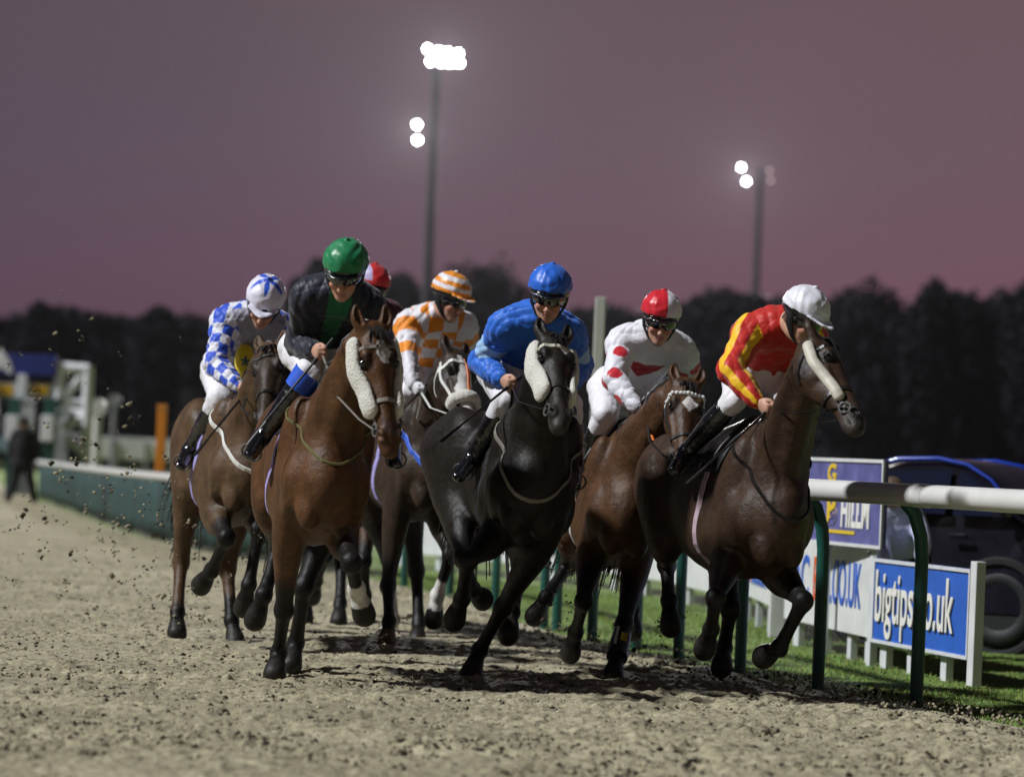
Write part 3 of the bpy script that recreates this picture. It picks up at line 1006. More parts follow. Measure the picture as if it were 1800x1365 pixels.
DEBUG = False
BAY = (.082, .036, .013)
HORSES = [
    dict(name='H1', px=553, d=18.2, a=9, dz=-.06, neckk=.93, poll=(655, 588), muz=(688, 792), face=(22, 8), coat=BAY, topdark=.2,
         RF=dict(K=(499, 1072), T=(490, 1146), H=(482, 1188), l1=.50, h=(-1, -1, 1)),
         LF=dict(E=(.37, .12, .80), K=(617, 988), T=(627, 1034), H=(641, 1083), h=(1, -1, -1)),
         RH=dict(K=(490, 960), T=(464, 1045), H=(447, 1092), h=(-1, 1, -1)),
         LH=dict(K=(535, 1030), T=(520, 1130), H=(510, 1173), h=(1, -1, 1)),
         socks=dict(LF=1.72), blaze=[(.10, .30, .040, .035)], blazeoff=.012,
         bridle='grey_strap', tack=dict(cheek=(.058, .56, 'fleece', 0), girth='lilac', breast=('olive_strap', .016, 1.16)),
         label="bright bay racehorse with white sheepskin cheekpieces, ridden by the jockey in the green cap"),
    dict(name='H2', px=405, d=21.1, a=14, dz=-.05, poll=(478, 622), muz=(464, 752), face=(-8, 20), coat=(.086, .050, .026), topdark=.1,
         RF=dict(K=(398, 945), T=(372, 1002), H=(352, 1030), h=(1, -1, -1)),
         LF=dict(K=(456, 930), T=(437, 1030), H=(427, 1070), h=(1, -1, -1)),
         RH=dict(K=(318, 988), T=(312, 1075), H=(311, 1116), h=(-1, 1, 1)),
         LH=dict(K=(400, 1000), T=(407, 1090), H=(415, 1132), h=(-1, 1, 1)),
         blk=dict(RH=-.9, LH=-.5), tack=dict(girth='lilac', breast=('white_strap', .030, 1.10)), muzc=(.012, .011, .010), darkface=True,
         label="tan bay racehorse at the far left, ridden by the jockey in blue and white checks"),
    dict(name='H3', px=715, d=22.4, a=18, poll=(800, 632), muz=(826, 758), face=(28, 12), coat=(.034, .021, .013), pollx=.92,
         RF=dict(K=(682, 1030), T=(684, 1092), H=(679, 1132), l1=.50, h=(1, 1, 1)),
         LF=dict(K=(792, 975), T=(769, 1045), H=(762, 1092), h=(1, -1, -1)),
         RH=dict(K=(708, 1045), T=(690, 1090), H=(662, 1136), h=(-1, 1, 1)),
         LH=dict(K=(735, 1030), T=(736, 1095), H=(733, 1128), h=(-1, 1, 1)),
         socks=dict(RH=1.1, LF=1.6), blaze=[(.05, .95, .062, .05)], bridle='white_strap', hoofc=dict(RF=(.12, .07, .03)),
         tack=dict(noseroll=1, facestrap=1, browband='white_strap', breast=('blue_strap', .045, 1.12), girth='lilac'),
         label="dark bay racehorse with a white face, sheepskin noseband and blue breast strap"),
    dict(name='H4', tailside=-.9, px=918, d=18.95, a=14, bow=.26, dz=-.07, poll=(972, 606), muz=(986, 748), face=(14, 10), coat=(.014, .0105, .008), topdark=0,
         RF=dict(K=(822, 985), T=(812, 1052), H=(797, 1092), h=(1, -1, -1)),
         LF=dict(E=(.33, .06, .78), K=(884, 1068), T=(843, 1142), H=(826, 1188), l1=.50, h=(-1, -1, 1)),
         RH=dict(K=(815, 980), T=(830, 1035), H=(850, 1054), h=(1, -1, -1)),
         LH=dict(K=(915, 1010), T=(900, 1075), H=(893, 1118), h=(-1, 1, 1)),
         blaze=[(.13, .22, .022, .02)], blazeoff=.03,
         tack=dict(cheek=(.062, .52, 'fleece', 0), breast=('grey_strap', .026, 1.02), girth='black', browband='tan'),
         label="near black racehorse with white sheepskin cheekpieces, ridden by the jockey all in blue"),
    dict(name='H5', px=1083, d=20.4, a=6, dz=-.18, poll=(1206, 684), muz=(1200, 835), face=(2, 24), coat=(.068, .031, .013), pollx=1.0,
         RF=dict(K=(1026, 1056), T=(1012, 1110), H=(1002, 1150), l1=.50, h=(1, -1, -1)),
         LF=dict(K=(1097, 1096), T=(1085, 1152), H=(1076, 1192), l1=.52, h=(1, 1, 1)),
         RH=dict(K=(1000, 990), T=(960, 1050), H=(938, 1085), h=(-1, 1, 1)),
         LH=dict(K=(1110, 1000), T=(1112, 1070), H=(1112, 1112), h=(-1, 1, 1)),
         blaze=[(.17, .36, .045, .0)], blazeoff=.01, coatbody=(.075, .040, .020),
         tack=dict(browband='beads', girth='white_strap', bandage='LF'), blk=dict(RF=.6, LF=.6),
         label="chestnut bay racehorse in a beaded browband, ridden by the jockey in white with red spots"),
    dict(name='H6', tailm='tailbrown', tailside=.4, px=1294, d=18.85, a=20, dz=-.16, neckk=.86, poll=(1436, 612), muz=(1512, 752), face=(55, 2), coat=(.040, .022, .0125), topdark=.05,
         RF=dict(K=(1258, 1050), T=(1250, 1105), H=(1238, 1142), l1=.50, h=(1, -1, -1)),
         LF=dict(K=(1412, 1056), T=(1370, 1138), H=(1340, 1155), l1=.50, l2=.31, h=(1, -1, -1)),
         RH=dict(K=(1172, 992), T=(1176, 1055), H=(1179, 1104), h=(-1, 1, 1)),
         LH=dict(K=(1284, 1070), T=(1273, 1137), H=(1268, 1174), h=(1, -1, 1)),
         blaze=[(.10, .18, .026, .02)],
         tack=dict(cheek=(.030, .60, 'tan', 0), girth='pink_strap', breast=('leather', .022, 1.0)),
         label="brown bay racehorse nearest the rail, ridden by the jockey in red and yellow"),
    dict(name='H7', px=600, d=23.6, a=15, poll=(690, 640), muz=(705, 760), face=(15, 10), coat=(.08, .033, .011), pollx=.9,
         RF=dict(K=(572, 975), T=(556, 1020), H=(548, 1050), h=(1, -1, -1)),
         LF=dict(K=(640, 985), T=(642, 1045), H=(640, 1080), h=(1, -1, -1)),
         RH=dict(K=(545, 985), T=(540, 1055), H=(535, 1095), h=(-1, 1, 1)),
         LH=dict(K=(600, 990), T=(598, 1060), H=(595, 1095), h=(-1, 1, 1)),
         tack=dict(girth='white_strap'),
         label="bay racehorse almost hidden behind the bright bay, ridden by the jockey in the red cap"),
]
# ------------------------------------------------------------------ jockeys
SKIN = np.array((.52, .29, .20))
WHITE = np.array((.78, .78, .82))

def build_rider(S, H):
    fr, HS = H['fr'], H['S']
    Y = np.array((0, 1.0, 0))
    UP = np.array((0, 0, 1.0))
    hc = fr.atx(*S['head'], S.get('hx', .42))                    # centre of the skull
    ff = unit(fr.cdir(*S['face']))
    roll = S.get('roll', 0)
    fl = unit(np.cross(UP, ff))                                  # left of the face
    fu = np.cross(ff, fl)
    fl, fu = fl * math.cos(R(roll)) + fu * math.sin(R(roll)), fu * math.cos(R(roll)) - fl * math.sin(R(roll))
    hd = lambda a, b, c: hc + ff * a + fu * b + fl * c
    c7 = fr.atx(*S['c7'], S.get('c7x', .27))
    pel = fr.atx(*S['pel'], S.get('pelx', -.16))
    tax = unit(c7 - pel)
    sl = S.get('sh', 0.0)                                        # shoulder line tilt
    lat = unit(Y + UP * sl)
    lat = unit(lat - tax * lat.dot(tax) * .7)
    dors = unit(np.cross(tax, lat))                              # towards the back of the torso
    if dors[2] < 0:
        dors = -dors
    J = {}
    for nm, sy in (('R', -1), ('L', 1)):
        q = S[nm]
        sh = c7 + lat * S.get('shw', .172) * sy - tax * .055 - dors * .03
        if 'sh' in q:
            sh = fr.reach(c7, *q['sh'], .19, q.get('hs', 1))
        el = fr.reach(sh, *q['el'], q.get('u', .30), q.get('h', (1, 1))[0])
        wr = fr.reach(el, *q['wr'], q.get('l', .26), q.get('h', (1, 1))[1])
        hip = pel + Y * .105 * sy - UP * .02
        kn = fr.reach(hip, *q['kn'], q.get('t', .42), 1)
        an = fr.reach(kn, *q['an'], q.get('s', .42), -1)
        to = fr.reach(an, *q['to'], .19, 1)
        J[nm] = (sh, el, wr, hip, kn, an, to)
    if DEBUG:
        print(S['name'], 'head', hc.round(2), 'c7', c7.round(2), 'pel', pel.round(2), 'torso', round(float(np.linalg.norm(c7 - pel)), 2), 'neck', round(float(np.linalg.norm(c7 - hc)), 2))
        for nm in J:
            j = J[nm]
            print('  ', nm, [tuple(np.round(k, 2)) for k in j], [round(float(np.linalg.norm(j[a] - j[b])), 2) for a, b in ((0, 1), (1, 2), (3, 4), (4, 5), (5, 6))])
    # hand frames
    hands = {}
    for nm, sy in (('R', -1), ('L', 1)):
        sh, el, wr = J[nm][:3]
        d = unit(unit(wr - el) * .6 + np.array((.8, -.1 * sy, -.25)))
        inn = unit(-Y * sy + .2 * UP)
        inn = unit(inn - d * inn.dot(d))
        th = np.cross(d, inn)
        if th[2] < 0:
            th = -th                                              # thumb side up
        hands[nm] = (wr, d, inn, th)

    def body(F, sc=1.0):
        # head
        F.ell(hd(-.005, .025, 0), (.100, .078, .105), [ff, fl, fu], k=.02)
        F.ell(hd(.030, -.060, 0), (.066, .058, .062), [ff, fl, fu], k=.03)
        F.ell(hd(.072, -.100, 0), (.026, .028, .022), [ff, fl, fu], k=.02)
        F.sweep([hd(.094, .012, 0), hd(.110, -.014, 0), hd(.124, -.040, 0)], [.011, .012, .015], [.010, .012, .016], fl, k=.012)
        F.ell(hd(.112, -.045, .012), (.012, .009, .009), [ff, fl, fu], k=.008)
        F.ell(hd(.112, -.045, -.012), (.012, .009, .009), [ff, fl, fu], k=.008)
        F.sweep([hd(.090, -.066, -.022), hd(.102, -.064, 0), hd(.090, -.066, .022)], .008, .008, fl, k=.006)
        F.sweep([hd(.086, -.079, -.018), hd(.098, -.080, 0), hd(.086, -.079, .018)], .008, .008, fl, k=.006)
        F.sweep([hd(.096, -.072, -.018), hd(.110, -.072, 0), hd(.096, -.072, .018)], .003, .003, fl, k=.003, cut=True)
        for sy in (-1, 1):
            F.ell(hd(.075, -.028, .042 * sy), (.028, .024, .024), [ff, fl, fu], k=.02)
            F.ell(hd(.092, .010, .032 * sy), (.016, .018, .013), [ff, fl, fu], k=.012, cut=True)
            F.ell(hd(.080, .010, .032 * sy), (.013, .013, .012), [ff, fl, fu], k=.003)
            F.ell(hd(-.005, -.012, .080 * sy), (.022, .012, .034), [ff, fl, fu], k=.008)
        F.sweep([hd(-.02, -.06, 0), c7 * .6 + hc * .4 - ff * .02, c7], [.060, .058, .065], [.056, .056, .07], fl, k=.03)
        # trunk and limbs, inside the clothes
        F.sweep([pel, pel * .5 + c7 * .5 + dors * .03, c7], [.075, .075, .05], [.10, .11, .08], lat, k=.03)
        for nm, sy in (('R', -1), ('L', 1)):
            sh, el, wr, hip, kn, an, to = J[nm]
            F.sweep([c7, sh], .045, .045, lat, k=.03)
            F.sweep([sh, el], [.045, .036], [.045, .036], dors, k=.02)
            F.sweep([el, el * .6 + wr * .4, wr], [.036, .036, .026], [.036, .034, .022], dors, k=.02)
            F.sweep([hip, kn], [.075, .05], [.075, .05], dors, k=.03)
            F.sweep([kn, kn * .6 + an * .4, an], [.038, .036, .024], [.038, .036, .024], dors, k=.02)
            F.sweep([an, to * .9 + an * .1], .018, .018, UP, k=.01)
            hand(F, nm, 0.0)

    def hand(F, nm, g):
        wr, d, inn, th = hands[nm]
        F.sweep([wr - d * .01, wr + d * .035, wr + d * .075], [.026 + g, .036 + g, .038 + g], [.018 + g, .018 + g, .016 + g], inn, k=.012)
        for i in range(4):
            o = th * (.030 - .020 * i)
            ln = (1, 1.08, 1.0, .82)[i]
            b = wr + d * (.082 - .004 * abs(i - 1)) + o
            m = b + d * .020 * ln + inn * .026 * ln
            e = m - d * .022 * ln + inn * .012
            e2 = e - d * .016 * ln - inn * .010
            F.sweep([b, m, e, e2], [.0105 + g, .010 + g, .0095 + g, .0085 + g], [.0105 + g, .010 + g, .0095 + g, .0085 + g], th, k=.005, sub=2)
        t0 = wr + d * .030 + th * .030 + inn * .008
        F.sweep([t0, t0 + d * .030 + th * .012 + inn * .016, t0 + d * .055 + th * .004 + inn * .026], [.015 + g, .012 + g, .009 + g], [.015 + g, .012 + g, .009 + g], th, k=.008, sub=2)

    base = pel.copy()
    mw = fr.mw @ Matrix.Translation(Vector(base))
    allp = np.array([q for j in J.values() for q in j] + [hc, c7, pel])
    Fb = Field(allp.min(0) - .16, allp.max(0) + .16, .0065)
    body(Fb)
    p, q = Fb.mesh()
    C = np.tile(SKIN, (len(p), 1)) * (1 + .06 * noise3(p, 25, 4)[:, None])
    rel = p - hc
    a_, b_, c_ = rel @ ff, rel @ fu, rel @ fl
    lips = (np.abs(b_ + .073) < .012) & (a_ > .085) & (np.abs(c_) < .024)
    C[lips] = (.40, .17, .14)
    chk = (np.hypot(b_ + .03, np.abs(c_) - .045) < .022) & (a_ > .05)
    C[chk] *= np.array((1.05, .88, .86))
    brow = (np.abs(b_ - .033) < .007) & (a_ > .07) & (np.abs(np.abs(c_) - .033) < .022)
    C[brow] = (.10, .06, .04)
    hair = (np.linalg.norm(rel, axis=1) < .14) & (a_ < -.015) & (b_ > -.05)
    C[hair] = S.get('hair', (.07, .045, .03))
    if 'glove' in S:
        for nm in 'RL':
            w, d, inn, th = hands[nm]
            m = (np.linalg.norm(p - w - d * .05, axis=1) < .11)
            C[m] = S['glove']
    me = np_mesh("person", p - base, q, color=C)
    root = link("person", me, M['skin'], mw=mw)
    tag(root, S['label'], 'person', 'jockeys riding in the race')
    # ---- silks
    def silks(F):
        m1 = pel * .62 + c7 * .38
        m2 = pel * .25 + c7 * .75
        F.sweep([pel + tax * .05, m1 + dors * .03, m2 + dors * .035, c7 - tax * .01 - dors * .005, c7 + unit(hc - c7) * .035],
                [.115, .128, .128, .090, .062], [.150, .172, .185, .125, .066], lat, k=.03)
        for nm, sy in (('R', -1), ('L', 1)):
            sh, el, wr = J[nm][:3]
            F.ell(sh - tax * .01, (.080, .080, .080), k=.06)
            F.sweep([c7 * .5 + sh * .5, sh, sh + (el - sh) * .5, el], [.085, .078, .068, .062], [.085, .078, .068, .062], dors, k=.05)
            F.sweep([el, el + (wr - el) * .45, el + (wr - el) * .8, el + (wr - el) * .93], [.060, .058, .044, .034], [.060, .058, .044, .034], dors, k=.025)
        # creases of the cloth
        b = F.block(F.lo, F.lo + F.h * F.n)
        sl_, X, Yy, Z = b
        g = np.random.default_rng(int(HS['px']) + 5)
        w = 0
        for i in range(5):
            k1 = g.normal(size=3) * (26 + 9 * i)
            k2 = g.normal(size=3) * 13
            w = w + (1.0 - 2.2 * np.abs(np.sin(.6 * (X * k1[0] + Yy * k1[1] + Z * k1[2]) + 1.6 * np.sin(X * k2[0] + Yy * k2[1] + Z * k2[2]))) ** .7) / (1 + .3 * i)
        F.d = F.d + (.0036 * w).astype(np.float32)
    up = np.array([k for j in J.values() for k in j[:3]] + [c7, pel])
    Fj = Field(up.min(0) - .17, up.max(0) + .17, .0062)
    silks(Fj)
    p, q = Fj.mesh()
    # where on which limb each point lies
    segs = [('T', pel, c7)] + [(nm + k, J[nm][i], J[nm][i + 1]) for nm in 'RL' for i, k in ((0, 'u'), (1, 'l'))]
    D = np.stack([seg_dist(p, a, b)[0] * (.62 if k == 'T' else 1.0) for k, a, b in segs])
    which = D.argmin(0)
    s_along = np.zeros(len(p))
    ang = np.zeros(len(p))
    limb = np.zeros(len(p), int)
    for i, (k, a, b) in enumerate(segs):
        m = which == i
        d, h = seg_dist(p[m], a, b)
        L = np.linalg.norm(b - a)
        ax = unit(b - a)
        if k == 'T':
            e1, e2, s0 = dors, lat, 0
        else:
            nm = k[0]
            sy = -1 if nm == 'R' else 1
            e1 = unit(lat * sy - ax * ax.dot(lat) * sy)
            e2 = np.cross(ax, e1)
            s0 = 0 if k[1] == 'u' else np.linalg.norm(J[nm][1] - J[nm][0])
            limb[m] = 1 if nm == 'R' else 2
        rr = p[m] - a - h[:, None] * (b - a)
        ang[m] = np.arctan2(rr @ e2, rr @ e1)
        s_along[m] = s0 + h * L
    tx = (p - pel) @ tax
    ty = (p - pel) @ lat
    tz = (p - pel) @ dors
    C = S['silk'](dict(p=p, limb=limb, s=s_along, a=ang, x=tx, y=ty, z=tz, L=float(np.linalg.norm(c7 - pel))))
    me = np_mesh("silks", p - base, q, color=C)
    link("silks", me, M['silk'], root, mw)
    # collar and cuffs
    if 'collar' in S:
        a = unit(hc - c7)
        MB().torus(c7 + a * .040 - base, a, .060, .014, 24, 8).build('collar', M[S['collar']], root, True, mw)
    # ---- breeches
    Fl = Field(np.array([k for j in J.values() for k in j[3:6]] + [pel]).min(0) - .19, np.array([k for j in J.values() for k in j[3:6]] + [pel]).max(0) + .19, .0075)
    Fl.sweep([pel - tax * .05, pel + tax * .10], [.125, .118], [.165, .150], lat, k=.03)
    for nm, sy in (('R', -1), ('L', 1)):
        hip, kn, an = J[nm][3:6]
        tk = S.get('thigh', 1.0)
        Fl.sweep([hip, hip * .5 + kn * .5, kn], [.105, .088 * tk, .066 * tk], [.105, .088 * tk, .066 * tk], dors, k=.06)
        Fl.sweep([kn, kn + (an - kn) * .18, kn + (an - kn) * .32], [.068 * tk, .064 * tk, .056], [.068 * tk, .064 * tk, .056], dors, k=.03)
    b = Fl.block(Fl.lo, Fl.lo + Fl.h * Fl.n)
    g = np.random.default_rng(int(HS['px']) + 9)
    w = 0
    for i in range(4):
        k1, k2 = g.normal(size=3) * 28, g.normal(size=3) * 12
        w = w + 1.0 - 2.2 * np.abs(np.sin(.6 * (b[1] * k1[0] + b[2] * k1[1] + b[3] * k1[2]) + 1.6 * np.sin(b[1] * k2[0] + b[2] * k2[1] + b[3] * k2[2]))) ** .7
    Fl.d = Fl.d + (.0022 * w).astype(np.float32)
    p, q = Fl.mesh()
    link("breeches", np_mesh("breeches", p - base, q), M['breeches'], root, mw)
    # ---- boots
    for nm, sy in (('R', -1), ('L', 1)):
        kn, an, to = J[nm][4:7]
        pts = np.array([kn, an, to])
        Fo = Field(pts.min(0) - .11, pts.max(0) + .11, .007)
        t0 = kn + (an - kn) * .20
        fwd = unit(to - an)
        lt = unit(Y - fwd * fwd[1])
        heel = an - fwd * .04 + unit(an - kn) * .03
        Fo.sweep([t0, kn + (an - kn) * .45, kn + (an - kn) * .78, an + (an - kn) * .03], [.066, .067, .050, .048], [.062, .063, .048, .046], lt, k=.02)
        Fo.sweep([heel, an + fwd * .05 + unit(an - kn) * .005, to], [.042, .042, .028], [.036, .042, .036], lt, k=.03)
        Fo.sweep([heel + unit(an - kn) * .035, heel + unit(an - kn) * .055 + fwd * .02], .026, .028, lt, k=.01)
        p, q = Fo.mesh()
        bo = link("boot", np_mesh("boot", p - base, q), M['boot'], root, mw)
        st = MB()
        ax = unit(an - kn)
        c = an + ax * .055 + fwd * .075
        st.torus(c - base, fwd, .052, .0055, 18, 6)
        st.build('stirrup', M['metal'], root, True, mw) if 'nostir' not in S else None
    if 'garter' in S:
        kn, an = J['R'][4:6]
        ax = unit(an - kn)
        MB().tube([kn + ax * .015 - base, kn + ax * .12 - base], [.086, .076], 16).build('garter', M[S['garter']], root, True, mw)
    # ---- helmet with its silk, harness, goggles
    Fh = Field(hc - .24, hc + .24, .0062)
    Fh.ell(hd(-.010, .062, 0), (.142, .116, .122), [ff, fl, fu], k=.0)
    n_ = unit(fu * .985 - ff * .03)
    c0 = hd(.0, .050, 0)
    X, Yy, Z = Fh.ax[0][:, None, None], Fh.ax[1][None, :, None], Fh.ax[2][None, None, :]
    cutp = -((X - c0[0]) * n_[0] + (Yy - c0[1]) * n_[1] + (Z - c0[2]) * n_[2])
    Fh.d = np.maximum(Fh.d, cutp).astype(np.float32)
    if S.get('peak', 1) >= 1:
        Fh.sweep([hd(.112, .052, -.075), hd(.150 + .02 * S.get('peak', 1), .044, 0), hd(.112, .052, .075)], .006, [.016, .034, .016], ff, k=.016)
    Fh.ell(hd(-.01, .186, 0), (.014, .014, .010), k=.01)
    Fh.d = Fh.d + (.0016 * (np.sin(X * 95 + 3 * np.sin(Yy * 40)) + np.sin(Yy * 80 + 3 * np.sin(Z * 50 + X * 30)))).astype(np.float32)
    p, q = Fh.mesh()
    r_ = p - hd(-.010, .062, 0)
    hcol = S['cap'](r_ @ ff, r_ @ fl, r_ @ fu)
    me = np_mesh("helmet", p - base, q, color=hcol)
    hel = link("helmet", me, M['cap'], root, mw)
    Fi = Field(hc - .2, hc + .2, .0062)
    Fi.ell(hd(-.008, .045, 0), (.134, .107, .098), [ff, fl, fu], k=.0)
    cutp = -((X2(Fi, 0) - c0[0]) * n_[0] + (X2(Fi, 1) - c0[1]) * n_[1] + (X2(Fi, 2) - c0[2]) * n_[2]) * -1 - .008
    lowc = hd(0, .022, 0)
    cut2 = -((X2(Fi, 0) - lowc[0]) * fu[0] + (X2(Fi, 1) - lowc[1]) * fu[1] + (X2(Fi, 2) - lowc[2]) * fu[2])
    Fi.d = np.maximum(np.maximum(Fi.d, cutp), cut2).astype(np.float32)
    if S.get('peak', 1) < 1:
        Fi.sweep([hd(.100, .038, -.078), hd(.146, .032, 0), hd(.100, .038, .078)], .006, [.016, .030, .016], ff, k=.012)
    p, q = Fi.mesh()
    if len(p):
        link("helmet_shell", np_mesh("helmet_shell", p - base, q), M['boot'], root, mw)
    mb = MB()
    for sy in (-1, 1):
        mb.tube([hd(-.01, .04, .098 * sy) - base, hd(.0, -.03, .088 * sy) - base, hd(.03, -.085, .06 * sy) - base, hd(.055, -.118, .018 * sy) - base], [.028, .024, .014, .011], 8, flat=.35, up=fl * sy)
    mb.tube([hd(.055, -.118, .018) - base, hd(.062, -.124, 0) - base, hd(.055, -.118, -.018) - base], .011, 8, flat=.5)
    mb.build('chin_strap', M['black'], root, True, mw)
    if S.get('goggles', 1):
        gm = MB()
        n = 15
        vs = []
        for i in range(n):
            th = math.radians(-78 + 156 * i / (n - 1))
            for (zz, rr) in ((.040, .0), (.030, .009), (.006, .013), (-.018, .007), (-.026 + .016 * (abs(i - 7) < 2), .0)):
                vs.append(hd(.104 * math.cos(th) + rr * math.cos(th) + .006, zz, (.080 + rr) * math.sin(th)) - base)
        fs = [(i * 5 + j, i * 5 + j + 1, (i + 1) * 5 + j + 1, (i + 1) * 5 + j) for i in range(n - 1) for j in range(4)]
        vs2 = [v * 1.0 - ff * .012 for v in vs]
        k = len(vs)
        fs += [tuple(reversed([a + k for a in f])) for f in fs]
        rim = [i * 5 for i in range(n)] + [(n - 1) * 5 + j for j in range(1, 5)] + [i * 5 + 4 for i in range(n - 2, -1, -1)] + [3, 2, 1]
        fs += [(rim[i], rim[(i + 1) % len(rim)], rim[(i + 1) % len(rim)] + k, rim[i] + k) for i in range(len(rim))]
        gm.add(vs + vs2, fs)
        gm.build('goggles', M['goggle'], root, True, mw)
        sm = MB()
        for sy in (-1, 1):
            sm.tube([hd(.03, .008, .086 * sy) - base, hd(-.03, .016, .098 * sy) - base, hd(-.09, .03, .075 * sy) - base], .013, 8, flat=.4, up=fl * sy)
        sm.build('goggle_strap', M['black'], root, True, mw)
    if 'extra' in S:
        S['extra'](dict(root=root, mw=mw, base=base, J=J, hd=hd, fr=fr, pel=pel, c7=c7, dors=dors, lat=lat, tax=tax))
    # ---- reins from the bit rings through the hands (part of the horse's bridle)
    rm = M[HS.get('rein', HS.get('bridle', 'leather'))]
    mb = MB()
    for sy, nm in ((-1, 'R'), (1, 'L')):
        wr, d, inn, th = hands[nm]
        g = wr + d * .085 + inn * .02
        b0 = H['bits'][0 if sy < 0 else 1]
        mid = (g + b0) / 2 + np.array((0, .05 * sy, -.03))
        mb.tube([b0, b0 * .7 + mid * .3 + np.array((0, .02 * sy, 0)), mid, g * .6 + mid * .4, g], .0085, 7, flat=.45)
        e = g + np.array((-.05, -.01 * sy, -.16))
        mb.tube([g, g * .5 + e * .5 + np.array((.03, .0, 0)), e, pel * .3 + e * .7 + np.array((0.1, .0, -.15))], .0085, 7, flat=.45)
    mb.build('reins', rm, H['root'], True, fr.mw)
    # ---- whip
    if 'whip' in S:
        wr, d, inn, th = hands['R']
        g = wr + d * .075 + inn * .015
        px_, py_, L, hint = S['whip']
        e = fr.reach(g, px_, py_, L, hint)
        ax = unit(e - g)
        wt = link_whip(fr, g, ax, np.linalg.norm(e - g), M[S.get('flap', 'leather')])
        tag(wt, S['whiplabel'], 'whip', 'riding whips')
    return dict(root=root, J=J, hands=hands)

def X2(F, i):
    sh = [1, 1, 1]
    sh[i] = -1
    return F.ax[i].reshape(sh)

def link_whip(fr, g, ax, L, fm):
    root = MB().tube([g * 0, ax * (L - .14)], [.0075, .005], 8).build('whip', M['leather'], None, True, fr.mw @ Matrix.Translation(Vector(g)))
    MB().tube([-ax * .10, ax * .06], [.011, .010], 8).build('handle', M['black'], root, True, fr.mw @ Matrix.Translation(Vector(g)))
    MB().tube([ax * (L - .16), ax * L], [.011, .012], 8, flat=.4).build('flap', fm, root, True, fr.mw @ Matrix.Translation(Vector(g)))
    return root

# ------------------------------------------------------------------ racing colours
def plain(c):
    return lambda q: np.tile(np.array(c, float), (len(q['p']), 1))

def silk_navy(q):
    C = np.tile(np.array((.010, .012, .026)), (len(q['p']), 1))
    f = (q['limb'] == 0) & (q['z'] < .02)
    C[f & (np.abs(q['y']) < .034 + .06 * (q['x'] - .2)) & (q['x'] > .16)] = (.012, .13, .055)
    C[f & (np.abs(q['x'] - .09) < .012)] = (.20, .20, .06)
    return C

def silk_check(q):
    W, B = np.array((.74, .75, .84)), np.array((.025, .09, .62))
    C = np.tile(W, (len(q['p']), 1))
    arm = q['limb'] > 0
    k = np.where(arm, np.floor(q['s'] / .064) + np.floor((q['a'] + math.pi) / (math.pi / 3.5)), np.floor(q['x'] / .066) + np.floor((q['y'] + .5) / .066))
    C[(k % 2 == 0)] = B
    front = (~arm) & (q['z'] < -.01)
    C[front] = (.30, .29, .36)
    st = front & (np.abs(q['x'] - .28) < .03) & (np.abs(q['y']) < .09)
    C[st] = (.05, .05, .16)
    return C

def silk_orange(q):
    W, O = np.array((.74, .72, .76)), np.array((.80, .26, .012))
    C = np.tile(W, (len(q['p']), 1))
    arm = q['limb'] > 0
    t = ~arm
    kk = np.floor((q['x'] + .02) / .095) + np.floor((q['y'] + .48) / .095)
    C[t & (kk % 2 == 0)] = O
    C[arm & (np.abs(q['s'] - .27) < .045)] = O
    C[arm & (np.abs(q['s'] - .07) < .05)] = O
    return C

def silk_blue(q):
    C = np.tile(np.array((.022, .145, .64)), (len(q['p']), 1))
    C[(q['limb'] > 0) & (np.abs(q['s'] - .185) < .05)] = (.32, .52, .78)
    return C

def silk_spots(q):
    C = np.tile(np.array((.78, .78, .84)), (len(q['p']), 1))
    red = np.array((.56, .012, .025))
    arm = q['limb'] > 0
    for s0, a0 in ((.13, .6), (.30, .5), (.44, .5), (.14, -1.4), (.31, -1.3), (.22, 2.6), (.14, 2.0), (.30, 2.2)):
        da = (q['a'] - a0 + math.pi) % (2 * math.pi) - math.pi
        C[arm & (((q['s'] - s0) / .042) ** 2 + (da / .60) ** 2 < 1)] = red
    f = (~arm) & (q['z'] < .03)
    y = np.abs(q['y'])
    top = q['L'] - .13 - np.maximum(0, .03 - y) * .8
    bot = q['L'] - .27 + y * .9
    C[f & (q['x'] < top) & (q['x'] > bot) & (y < .15)] = np.array((.40, .010, .022))
    return C

def silk_stripes(q):
    red, yel = np.array((.50, .016, .010)), np.array((.86, .50, .012))
    C = np.tile(red, (len(q['p']), 1))
    arm = q['limb'] > 0
    for a0 in (-2.1, -.55, 1.0, 2.55):
        da = (q['a'] - a0 + math.pi) % (2 * math.pi) - math.pi
        C[arm & (np.abs(da) < .34) & (q['s'] > -.05)] = yel
    return C

def cap_plain(c):
    return lambda f, l, u: np.tile(np.array(c, float), (len(f), 1))

def cap_star(f, l, u):
    C = np.tile(np.array((.74, .73, .84)), (len(f), 1))
    th = np.arctan2(l, f - .015)
    r = np.hypot(l, f - .015)
    k = np.abs(((th + math.pi / 5) % (2 * math.pi / 5)) - math.pi / 5)
    C[(r < .105 - .10 * k / (math.pi / 5)) & (u > 0.02)] = (.03, .10, .62)
    return C

def cap_hoops(f, l, u):
    C = np.tile(np.array((.76, .74, .77)), (len(f), 1))
    C[(np.floor((u + .012 + .0 * f) / .027) % 2 == 0) & (u > -.012)] = (.80, .27, .012)
    return C

def cap_halves(f, l, u):
    C = np.tile(np.array((.76, .75, .80)), (len(f), 1))
    C[l < .018] = (.58, .012, .025)
    return C

def cap_red(f, l, u):
    C = np.tile(np.array((.50, .02, .02)), (len(f), 1))
    C[(l < -.045) & (u > .02)] = (.50, .44, .70)
    return C

